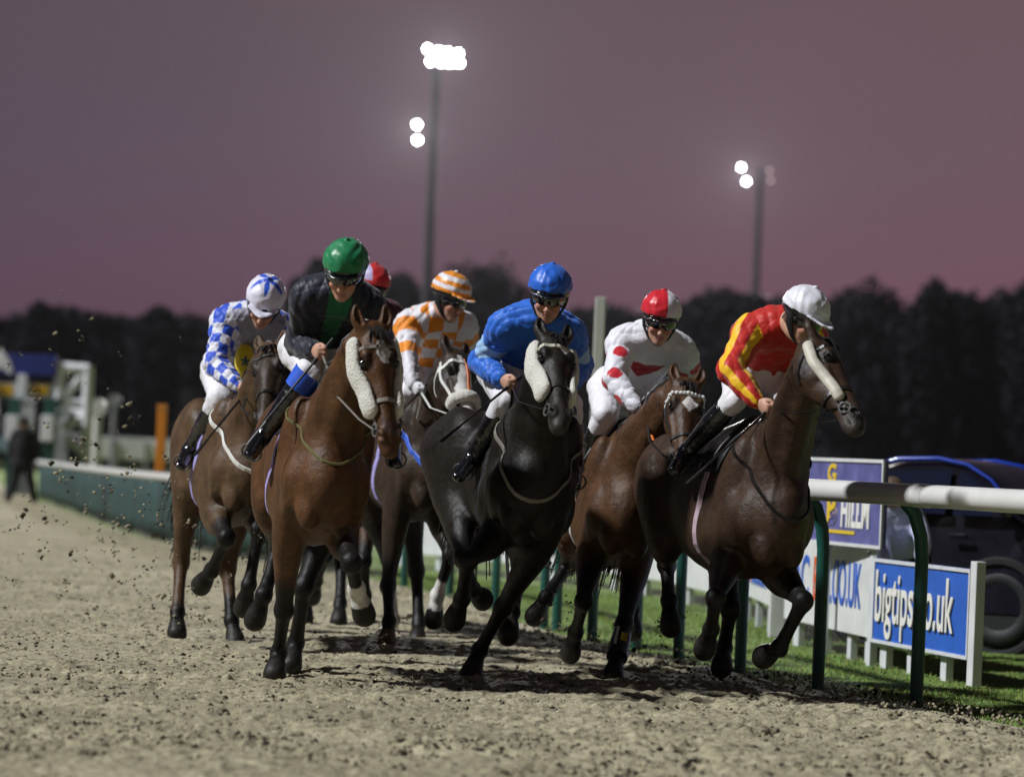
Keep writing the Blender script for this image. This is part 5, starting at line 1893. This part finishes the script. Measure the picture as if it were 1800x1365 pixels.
# ------------------------------------------------------------------ posts, mast lights, gate
def build_posts():
    p = ground(1040, 1012)
    base = at(1046, 760, 30.0)
    r = empty('winning_post', (base.x, base.y, 0))
    tag(r, 'tall plain white square post behind the rail between two jockeys', 'post')
    top = at(1056, 522, 30.0).z
    MB().box((0, 0, top / 2 + .40), (.088, .088, top - .80), bev=.008).build('shaft', mat("cream_post", (.60, .61, .55), rough=.5, noise=.08, nscale=4), r)
    MB().box((0, 0, .36), (.10, .10, .84), bev=.008).build('base', M_BOARDW, r)
    MB().box((0, 0, .80), (.106, .106, .05), bev=.006).build('green_band', M_GREEN, r)
    b = at(282, 800, 46.0)
    r = empty('marker_post', (b.x, b.y, 0))
    tag(r, 'orange marker post standing behind the green screened rail', 'post')
    MB().box((0, 0, .80), (.125, .06, 1.72), bev=.01).build('shaft', mat("orange_paint", (.75, .26, .02), rough=.5, noise=.12, nscale=5), r)
    MB().box((0, -.001, 1.62), (.13, .064, .10), bev=.01).build('cap', mat("dull_orange", (.62, .24, .03), rough=.5), r)
    for (px, py, d, rad, hgt, lab) in ((172, 716, 78.0, .20, 0, 'white round disc sign on a white post right of the starting gate'), (201, 704, 100.0, .19, 0, 'smaller grey disc sign on a pole behind the white disc')):
        c = at(px, py, d)
        r = empty('disc_sign', (c.x, c.y, 0))
        tag(r, lab, 'sign')
        m_ = M_WHITE if d < 90 else mat("grey_disc", (.22, .22, .24), rough=.6)
        MB().tube([(0, -.03, c.z), (0, .03, c.z)], rad, 24).build('disc', m_, r, True)
        MB().tube([(0, .06, -.1), (0, .06, c.z)], .10 if d < 90 else .07, 10).build('post', m_, r, True)

def mast(px_top, py_top, depth, groups, label, wid):
    t = at(px_top, py_top, depth)
    r = empty('floodlight_mast', (t.x, t.y, 0))
    tag(r, label, 'floodlight')
    MB().tube([(0, 0, -.5), (0, 0, t.z * .5), (0, 0, t.z)], [wid, wid * .85, wid * .62], 14).build('pole', M_POLE, r, True)
    for (lamps, lit, barz) in groups:
        cs = [at(a, b, depth - .6) - Vector((t.x, t.y, 0)) for a, b in lamps]
        zs = sorted(set(round(c.z, 1) for c in cs))
        mb = MB()
        for c in cs:
            mb.tube([(0, 0, c.z), (c.x, c.y + .3, c.z)], .05, 8)
        mb.build('bracket', M_POLE, r, True)
        for c in cs:
            aim = Vector((-.12, -.93, -.34)).normalized()
            h = MB().tube([c - aim * .30, c - aim * .12, c + aim * .02], [.07, .12, .135], 18, up=(0, 0, 1)).build('floodlight', M_POLE, r, True)
            MB().tube([c + aim * .005, c + aim * .05], [.12, .115], 18, up=(0, 0, 1)).build('lens', M_LAMPW if lit else M_LAMPD, h, True)
            if lit:
                pass
        if lit:
            ld = bpy.data.lights.new('floodlight', 'SPOT')
            ld.energy = 75000
            ld.spot_size = R(60)
            ld.color = (1, .97, .94)
            ld.shadow_soft_size = .4
            lo = bpy.data.objects.new('floodlight_beam', ld)
            COL.objects.link(lo)
            c = sum(cs, Vector()) / len(cs)
            lo.location = c + Vector((t.x, t.y - .8, 0))
            lo.rotation_euler = (Vector((0, 20, 0)) - lo.location).to_track_quat('-Z', 'Y').to_euler()

def build_masts():
    up = [(752, 86), (771, 90), (788, 92), (806, 94), (757, 108), (776, 110), (792, 111), (808, 111)]
    mast(768, 118, 150, [(up, True, 0), ([(733, 219), (734, 246)], True, 0)], 'tall floodlight mast on the left with a full bank of bright lamps', .26)
    mast(1337, 296, 200, [([(1303, 294), (1312, 319)], True, 0), ([(1353, 300), (1355, 317)], False, 0)], 'shorter looking floodlight mast on the right with two bright and two dim lamps', .26)

def build_gate():
    D = 73.0
    o = at(60, 872, D)
    o.z = 0
    r = empty('starting_gate', tuple(o))
    tag(r, 'white starting gate with a blue banner and yellow number plates at the far left', 'starting gate')
    def g(px, py, dy=0.0):
        p = at(px, py, D) - o
        p.y = dy
        return p
    gm = mat("gate_white", (.80, .81, .84), rough=.5, noise=.1, nscale=3)
    gg = mat("gate_green", (.012, .07, .055), rough=.6)
    gb = mat("gate_blue", (.018, .030, .20), rough=.5, noise=.2, nscale=3)
    gy = mat("gate_yellow", (.62, .36, .01), rough=.5)
    def bar(name, a, b, w, m_, dy=0.0, t=.12):
        a, b = g(*a, dy), g(*b, dy)
        return MB().tube([a, b], w, 4 if False else 8).build(name, m_, r, True)
    def panel(name, x0, y0, x1, y1, m_, dy, th=.1):
        a, b = g(x0, y0, dy), g(x1, y1, dy)
        return MB().box(((a.x + b.x) / 2, dy, (a.z + b.z) / 2), (abs(b.x - a.x), th, abs(a.z - b.z)), bev=.02).build(name, m_, r)
    ban = panel('banner', -160, 614, 100, 662, gb, -.1)
    b1 = g(4, 638, -.18)
    MB().tube([(b1.x - .1, -.155, b1.z - .12), (b1.x + .02, -.155, b1.z + .22), (b1.x + .10, -.155, b1.z - .02), (b1.x + .2, -.155, b1.z - .2)], [.10, .12, .10, .05], 8, flat=.1, up=(0, 1, 0)).build('emblem', gm, ban, True)
    panel('fascia', -160, 664, 100, 702, gm, 0.0, .14)
    for k, x in enumerate((-100, -46, 8, 69)):
        p_ = panel('number_plate', x - 16, 676, x + 16, 696, gy, -.09, .03)
    for x in (-80, -22, 41):
        panel('stall_post', x - 8, 658, x + 6, 704, gm, -.16, .1)
    panel('beam', -160, 703, 112, 710, mat("gate_grey", (.12, .15, .15), rough=.6), -.05)
    # end frame
    bar('frame_post', (106, 640), (103, 705), .11, gm)
    bar('frame_post', (155, 644), (150, 812), .12, gm)
    bar('frame_bar', (104, 645), (156, 649), .11, gm)
    bar('frame_brace', (108, 702), (148, 655), .09, gm)
    bar('frame_bar', (104, 704), (152, 708), .08, gm)
    bar('frame_bar', (108, 720), (152, 726), .07, gm, .3)
    bar('frame_brace', (112, 752), (150, 728), .09, gm)
    bar('frame_bar', (112, 764), (150, 770), .08, gm, .2)
    bar('frame_brace', (118, 772), (150, 800), .09, gm)
    for x in (-96, -32, 32, 94):
        panel('stall_divider', x - 7, 700, x + 7, 872, gg, .25, 2.2)
        panel('stall_pad', x - 11, 730, x + 9, 776, gm, -.9, .16)
        panel('stall_gate', x - 30, 760, x - 12, 850, gg, .8, .06)
    bar('tow_bar', (-20, 752), (28, 792), .10, mat("tow_blue", (.20, .30, .33), rough=.5), -1.1)
    panel('chassis', -160, 812, 150, 824, mat("gate_dark", (.02, .022, .024), rough=.6), .4, .3)
    for x in (112, 138):
        c = g(x, 848, -.2)
        w_ = MB().torus((c.x, -.2, .30), (1, .25, 0), .22, .09, 22, 8).build('wheel', M['black'], r, True)
        MB().tube([(c.x - .05, -.2, .30), (c.x + .05, -.2, .30)], .16, 14).build('hub', M_GREY, w_, True)

def simple_person(J, label, shirt, trousers, hair, name='person'):
    """J: world joints"""
    V_ = {k: np.array(v, float) for k, v in J.items()}
    base = (V_['fl'] + V_['fr_']) / 2
    base[2] = min(V_['fl'][2], V_['fr_'][2])
    P = {k: v - base for k, v in V_.items()}
    al = np.array(list(P.values()))
    lat = unit(P['sl'] - P['sr'])
    def field(g, h):
        return Field(al.min(0) - .2, al.max(0) + .2, h)
    F = field(0, .012)
    hd = P['head']
    F.ell(hd, (.095, .08, .115), k=.02)
    fd = unit(P.get('face', P['head'] + (0, -1, 0)) - P['head'])
    F.sweep([hd + fd * .08, hd + fd * .115 - (0, 0, .02)], .014, .014, lat, k=.015)
    F.ell(hd + fd * .05 - (0, 0, .07), (.05, .05, .05), k=.03)
    F.sweep([hd - (0, 0, .06), P['neck']], .05, .05, lat, k=.03)
    F.sweep([P['hip'], P['hip'] * .5 + P['neck'] * .5, P['neck']], [.09, .09, .06], [.13, .13, .09], lat, k=.03)
    for s in 'lr':
        f_ = 'fl' if s == 'l' else 'fr_'
        F.sweep([P['s' + s], P['e' + s], P['w' + s]], [.045, .038, .028], [.045, .038, .028], lat, k=.02)
        d = unit(P['w' + s] - P['e' + s])
        F.ell(P['w' + s] + d * .06, (.035, .035, .045), k=.02)
        for i in range(4):
            o = unit(np.cross(d, lat) + 1e-3) * (.024 - .016 * i)
            F.sweep([P['w' + s] + d * .09 + o, P['w' + s] + d * .135 + o * 1.2], .009, .009, lat, k=.004)
        h = P['hip'] + lat * (.09 if s == 'l' else -.09)
        F.sweep([h, P['k' + s], P[f_] + (0, 0, .06)], [.08, .055, .035], [.08, .055, .035], lat, k=.03)
    p, q = F.mesh()
    C = np.tile(np.array((.40, .24, .17)), (len(p), 1))
    C[(np.linalg.norm(p - hd, axis=1) < .16) & ((p - hd) @ fd < .02) & ((p - hd)[:, 2] > -.05)] = hair
    C[(np.linalg.norm(p - hd, axis=1) < .16) & ((p - hd)[:, 2] > .05)] = hair
    root = link(name, np_mesh(name, p, q, color=C), M['skin'], mw=Matrix.Translation(Vector(base)))
    tag(root, label, 'person')
    mw = Matrix.Translation(Vector(base))
    F = field(0, .012)
    F.sweep([P['hip'] * .95 + P['neck'] * .05, P['hip'] * .5 + P['neck'] * .5, P['neck'] - (0, 0, .02)], [.115, .125, .085], [.165, .185, .13], lat, k=.03)
    for s in 'lr':
        F.sweep([P['neck'] * .5 + P['s' + s] * .5, P['s' + s], P['e' + s], P['e' + s] * .25 + P['w' + s] * .75], [.08, .07, .058, .046], [.08, .07, .058, .046], lat, k=.04)
    p, q = F.mesh()
    link('shirt', np_mesh('shirt', p, q), shirt, root, mw)
    F = field(0, .012)
    F.sweep([P['hip'] - (0, 0, .04), P['hip'] * .85 + P['neck'] * .15], [.12, .115], [.17, .16], lat, k=.03)
    for s in 'lr':
        f_ = 'fl' if s == 'l' else 'fr_'
        h = P['hip'] + lat * (.09 if s == 'l' else -.09)
        F.sweep([h, P['k' + s], P[f_] + (0, 0, .07)], [.105, .075, .065], [.105, .075, .065], lat, k=.04)
    p, q = F.mesh()
    link('trousers', np_mesh('trousers', p, q), trousers, root, mw)
    for s in 'lr':
        f_ = P['fl' if s == 'l' else 'fr_']
        F = Field(f_ - .25, f_ + .25, .01)
        F.sweep([f_ + (0, 0, .05), f_ + fd * .10 * np.array((1, 1, 0)) + (0, 0, .035), f_ + fd * .18 * np.array((1, 1, 0)) + (0, 0, .03)], [.045, .042, .03], [.045, .045, .04], lat, k=.01)
        p, q = F.mesh()
        link('shoe', np_mesh('shoe', p, q), M['leather'], root, mw)

def build_people():
    D = 62.0
    A = lambda px, py, dy=0.0: np.array(at(px, py, D + dy))
    f1, f2 = A(14, 876), A(60, 876, .3)
    f1[2] = f2[2] = 0
    dk = mat("dark_clothes", (.005, .005, .006), rough=.8)
    simple_person(dict(head=A(42, 742), neck=A(41, 757), sl=A(58, 766), sr=A(26, 764), el=A(64, 790), er=A(18, 790), wl=A(58, 812), wr=A(22, 812), hip=A(38, 812), kl=A(54, 842), kr=A(26, 842), fl=f2, fr_=f1, face=A(42, 745, 1)),
                  'person in dark clothes walking on the track in front of the starting gate', dk, dk, (.02, .015, .012))
    D = 24.3
    f1, f2 = A(1572, 1100), A(1612, 1105, .1)
    f1[2] = f2[2] = 0
    sh = mat("lavender_shirt", (.60, .63, .86), rough=.7, noise=.12, nscale=12, bump=.01, bscale=25)
    simple_person(dict(head=A(1568, 866, -.05), neck=A(1570, 893), sl=A(1606, 905), sr=A(1545, 907), el=A(1622, 950, -.15), er=A(1549, 955, -.15), wl=A(1618, 985, -.3), wr=A(1560, 988, -.3), hip=A(1588, 985, .12), kl=A(1612, 1050), kr=A(1578, 1050), fl=f2, fr_=f1, face=A(1600, 872, .3)),
                  'person in a pale lavender shirt standing beside the small dark car', sh, dk, (.10, .065, .04))

# ------------------------------------------------------------------ the car behind the boards
def build_car():
    c0 = ground(1748, 1132)
    a = R(-30)
    f = Vector((math.cos(a), math.sin(a), 0))                    # facing right, a little towards the camera
    l = Vector((-math.sin(a), math.cos(a), 0))
    o = c0 + l * .70
    Mt = Matrix(((f.x, l.x, 0, o.x), (f.y, l.y, 0, o.y), (0, 0, 1, -.04), (0, 0, 0, 1)))
    r = empty('parked_car')
    r.matrix_world = Mt
    tag(r, 'small dark car with a rounded blue edged roof parked behind the boards at the right', 'car')
    paint = mat("car_paint", (.005, .0045, .010), rough=.3, spec=.3, coat=.3, noise=.08, nscale=3)
    glass = mat("car_glass", (.006, .008, .022), rough=.10, spec=.6)
    dark = mat("car_dark", (.008, .008, .009), rough=.8)
    blue = mat("roof_blue", (.010, .04, .34), rough=.2, coat=1.0)
    prof = [(-1.30, .26), (-1.38, .55), (-1.32, .92), (-1.18, 1.18), (-1.04, 1.29), (-.86, 1.34), (-.55, 1.355), (-.32, 1.32), (-.12, 1.22), (.10, 1.02), (.26, .90), (.60, .86), (.92, .76), (1.00, .55), (.98, .26)]
    def wid(z):
        return .70 + .04 * math.sin(min(1, z / .9) * math.pi) if z < .9 else .72 - (z - .9) * .36
    rows = []
    n = 13
    for i in range(n):
        t = -1 + 2 * i / (n - 1)
        rows.append([(x - .05 * t * t * (1 if x > 0 else -1), wid(z) * t * (1 - .03 * (abs(t) > .9)), z - .035 * t ** 4 * (z > .9)) for x, z in prof])
    vs = [p for row in rows for p in row]
    k = len(prof)
    fs = [(i * k + j, (i + 1) * k + j, (i + 1) * k + j + 1, i * k + j + 1) for i in range(n - 1) for j in range(k - 1)]
    fs += [tuple(range(k)), tuple((n - 1) * k + j for j in range(k))[::-1]]
    MB().add(vs, fs).build('body', paint, r, True)
    for sy in (-1, 1):
        y = lambda z: (wid(z) + .006) * sy
        w = MB().add([(-1.20, y(.95), .95), (-.42, y(.95), .95), (-.42, y(1.27), 1.275), (-.95, y(1.24), 1.245), (-1.10, y(1.1), 1.12)], [(0, 1, 2, 3, 4) if sy < 0 else (4, 3, 2, 1, 0)])
        w.add([(-.36, y(.95), .95), (.12, y(.95), .95), (-.14, y(1.16), 1.17), (-.30, y(1.25), 1.255), (-.36, y(1.27), 1.27)], [(0, 1, 2, 3, 4) if sy < 0 else (4, 3, 2, 1, 0)])
        w.build('side_window', glass, r)
        MB().tube([(x, (wid(z) - .005) * sy, z - .005) for x, z in prof[2:10]], [.010, .016, .020, .022, .020, .016, .012, .008], 8).build('roof_trim', blue, r, True)
        h = MB().box((.72, .56 * sy, .70), (.34, .26, .16), bev=.05).build('headlight', mat("head_lamp", (.30, .22, .22), rough=.15, coat=1.0), r, True)
        MB().box((.40, .715 * sy, .64), (.22, .05, .10), bev=.03).build('indicator', mat("indicator_lamp", (.30, .06, .04), rough=.2, coat=1.0), h, True)
        for x in (-.98, .02):
            wb = MB().torus((x, .64 * sy, .30), (0, 1, 0), .215, .085, 28, 10).build('wheel', M['black'], r, True)
            MB().tube([(x, .60 * sy, .30), (x, .70 * sy, .30)], [.18, .17], 20).build('rim', dark, wb, True)
            MB().torus((x, .70 * sy, .30), (0, 1, 0), .335, .035, 28, 6).build('wheel_arch', dark, r, True)
        MB().box((-.30, .735 * sy, .80), (.14, .03, .035), bev=.01).build('door_handle', paint, r)
        MB().box((.06, .80 * sy, .98), (.10, .16, .11), bev=.03).build('wing_mirror', paint, r)
    MB().add([(.20, -.52, .94), (.20, .52, .94), (-.17, .50, 1.25), (-.17, -.50, 1.25)], [(0, 1, 2, 3)]).build('windscreen', glass, r)
    MB().box((.99, 0, .42), (.10, 1.30, .12), bev=.04).build('bumper', mat("bumper_pale", (.20, .15, .14), rough=.35), r, True)

# ------------------------------------------------------------------ distance: barriers, wood, trees
def build_far():
    a, b = at(150, 790, 108), at(760, 800, 112)
    r = empty('white_barrier', (a.x, a.y, 0))
    tag(r, 'long pale barrier across the far side of the course at the left', 'barrier')
    v = Vector((b.x - a.x, b.y - a.y, 0))
    m_ = mat("barrier_white", (.58, .58, .59), rough=.7, noise=.15, nscale=1)
    n = 12
    for i in range(n):
        p, q = v * (i / n), v * ((i + .985) / n)
        c = (p + q) / 2
        MB().box((c.x, c.y, .90), ((q - p).length, .08, .66), bev=.02).build('panel', m_, r)
    for i in range(n + 1):
        p = v * (i / n)
        MB().box((p.x, p.y + .1, .55), (.10, .08, 1.2)).build('post', M_GREY, r)
    a, b = at(1440, 842, 92), at(1990, 862, 92)
    r = empty('far_rail', (a.x, a.y, 0))
    tag(r, 'thin pale rail in the dark behind the parked car', 'rail')
    v = Vector((b.x - a.x, b.y - a.y, 0))
    MB().tube([(0, 0, 1.08), (v.x, v.y, 1.08)], .055, 10).build('rail', mat("dull_rail", (.16, .17, .18), rough=.6), r, True)
    for i in range(6):
        p = v * (i / 5)
        MB().tube([(p.x, p.y, -.1), (p.x, p.y, 1.05)], .04, 8).build('post', M_POLE, r, True)
    # far wood: a ridge of tree crowns seen as one mass
    px = np.array([-200, 0, 40, 70, 100, 140, 180, 240, 270, 340, 420, 500, 560, 640, 680, 730, 800, 850, 905, 930, 1000, 1080, 1120, 1200, 1260, 1300, 1350, 1390, 1460, 1510, 1560, 1590, 1610, 1630, 1690, 1730, 1790, 1830, 2000])
    py = np.array([548, 548, 545, 532, 530, 536, 541, 548, 536, 545, 552, 548, 552, 540, 535, 530, 520, 515, 518, 532, 532, 525, 538, 524, 508, 506, 516, 514, 522, 505, 510, 540, 538, 520, 516, 528, 512, 500, 495])
    dist = 178.0
    wx, wz = [], []
    for x_, y_ in zip(px, py):
        p = at(x_, y_, dist)
        wx.append(p.x)
        wz.append(p.z)
    wx, wz = np.array(wx), np.array(wz)
    g = np.random.default_rng(5)
    n = 150000
    X = g.uniform(wx[0], wx[-1], n)
    top = np.interp(X, wx, wz)
    u = g.beta(2.2, 1.0, n)
    Zc = .2 + (top - .75) * u + g.normal(0, .18, n)
    Y_ = dist + g.uniform(-4, 4, n) * (1.1 - u * .6) + .8 * np.sin(X * .31)
    leaf_mesh('far_wood', np.stack([X, Y_, Zc], 1), g.uniform(.09, .24, n), g, M_LEAF, 'stuff', 'dark mass of woodland along the skyline behind the course')
    # a body of branches inside so that no gaps show the sky low down
    vs, fs = [], []
    xs = np.linspace(wx[0], wx[-1], 160)
    t = np.interp(xs, wx, wz)
    for i, x_ in enumerate(xs):
        h_ = max(.5, t[i] - 1.4 + .3 * math.sin(i * 1.7))
        for k_, (dy, zz) in enumerate(((-2.5, -.2), (-1.8, h_ * .6), (0, h_), (1.8, h_ * .6), (2.5, -.2))):
            vs.append((x_, dist + dy + .4 * math.sin(i * .9 + k_), zz))
    for i in range(159):
        for k_ in range(4):
            fs.append((i * 5 + k_, (i + 1) * 5 + k_, (i + 1) * 5 + k_ + 1, i * 5 + k_ + 1))
    o = MB().add(vs, fs).build('far_wood', M_BARK, None, True)
    tag(o, 'dense dark understorey of the far woodland', 'woodland', kind='stuff')
    for (cx, ctop, w, d, lab) in TREES:
        tree(cx, ctop, w, d, lab)

TREES = [(563, 452, 110, 150, 'dark tree rising behind the green capped jockey'),
         (706, 474, 120, 152, 'dark tree rising right of the red cap, beside the left mast'),
         (852, 464, 175, 150, 'broad dark tree between the orange capped and blue capped jockeys'),
         (1270, 502, 190, 156, 'rounded dark tree at the foot of the right mast'),
         (1520, 498, 180, 152, 'broad dark tree just right of the white capped jockey'),
         (1642, 488, 90, 150, 'tall narrow dark tree on the right skyline'),
         (1695, 506, 100, 158, 'dark tree right of the tall narrow one'),
         (1765, 512, 110, 160, 'small dark tree near the right edge'),
         (1815, 482, 90, 150, 'dark tree cut by the right edge of the view'),
         (78, 528, 90, 160, 'low dark tree above the starting gate'),
         (276, 534, 70, 160, 'low dark tree behind the chequered jockey')]

M_LEAF = mat("dark_foliage", rough=.8, attr="tint", spec=.1)
M_BARK = mat("dark_bark", (.010, .009, .008), rough=.9, noise=.2, nscale=3)

def leaf_mesh(name, C, s, g, m_, kind=None, label=None, parent=None):
    n = len(C)
    a = g.normal(size=(n, 3))
    a /= np.linalg.norm(a, axis=1)[:, None]
    b = np.cross(a, g.normal(size=(n, 3)))
    b /= np.linalg.norm(b, axis=1)[:, None]
    a, b = a * s[:, None], b * s[:, None] * .7
    V = np.stack([C - a, C - b * .9, C + a, C + b * 1.1], 1).reshape(-1, 3)
    t = g.uniform(.75, 1.25, n)[:, None]
    c = np.array((.014, .015, .020))[None] * t
    o = link(name, np_mesh(name, V, np.arange(4 * n).reshape(-1, 4), smooth=False, color=np.repeat(c, 4, 0)), m_, parent)
    if kind:
        tag(o, label, 'woodland', kind=kind)
    return o

def tree(cx, ctop, w, d, lab):
    s = F_PX / d
    t = at(cx, ctop, d)
    h, R_ = t.z, w / s / 2 * 1.3
    r = empty('tree', (t.x, t.y, 0))
    tag(r, lab, 'tree')
    g = np.random.default_rng(int(cx))
    tr = MB()
    tr.tube([(0, 0, -.3), (.1, 0, h * .35), (0, .1, h * .6), (.1, 0, h * .9)], [.28, .22, .15, .04], 10)
    for k in range(7):
        a = g.uniform(0, 6.28)
        z0 = h * g.uniform(.35, .7)
        tr.tube([(0, 0, z0), (math.cos(a) * R_ * .4, math.sin(a) * R_ * .4, z0 + h * .08), (math.cos(a) * R_ * .8, math.sin(a) * R_ * .8, z0 + h * .14)], [.09, .06, .02], 7)
    tr.build('trunk', M_BARK, r, True)
    m = 15000
    v = g.normal(size=(m, 3))
    v /= np.linalg.norm(v, axis=1)[:, None]
    env = 1 + .16 * noise3(v, 2.2, int(cx)) + .09 * noise3(v, 5.5, int(cx) + 1) + .05 * noise3(v, 12, int(cx) + 2)
    rad = g.uniform(.2, 1.0, m) ** .5 * env
    hz = h * .42
    C = v * rad[:, None] * np.array((R_, R_ * .8, hz)) + np.array((0, 0, h - hz * 1.02))
    C = C[C[:, 2] > .4]
    leaf_mesh('crown', C, g.uniform(.08, .18, len(C)), g, M_LEAF, parent=r)

def build_haze(dens):  # thin volume added so that the lit lamps get a faint halo
    m = bpy.data.materials.new("halo_haze")
    m.use_nodes = True
    t = m.node_tree
    t.nodes.remove(t.nodes["Principled BSDF"])
    v = t.nodes.new("ShaderNodeVolumePrincipled")
    v.inputs["Density"].default_value = dens
    v.inputs["Color"].default_value = (.80, .80, .86, 1)
    v.inputs["Anisotropy"].default_value = .55
    t.links.new(v.outputs[0], t.nodes["Material Output"].inputs["Volume"])
    o = MB().box((0, 120, 11.5), (300, 320, 27)).build('haze', m)
    tag(o, 'thin haze volume added to give the floodlights a halo', 'haze', kind='stuff')
# ------------------------------------------------------------------ build everything
build_ground()
build_far()
build_masts()
build_gate()
build_screen()
build_posts()
build_rail()
build_boards()
build_car()
build_people()
HH = {}
for h_ in HORSES:
    HH[h_['name']] = build_horse(h_)
for r_ in RIDERS:
    build_rider(r_, HH[r_['H']])
flying_dirt()
build_haze(.00005)
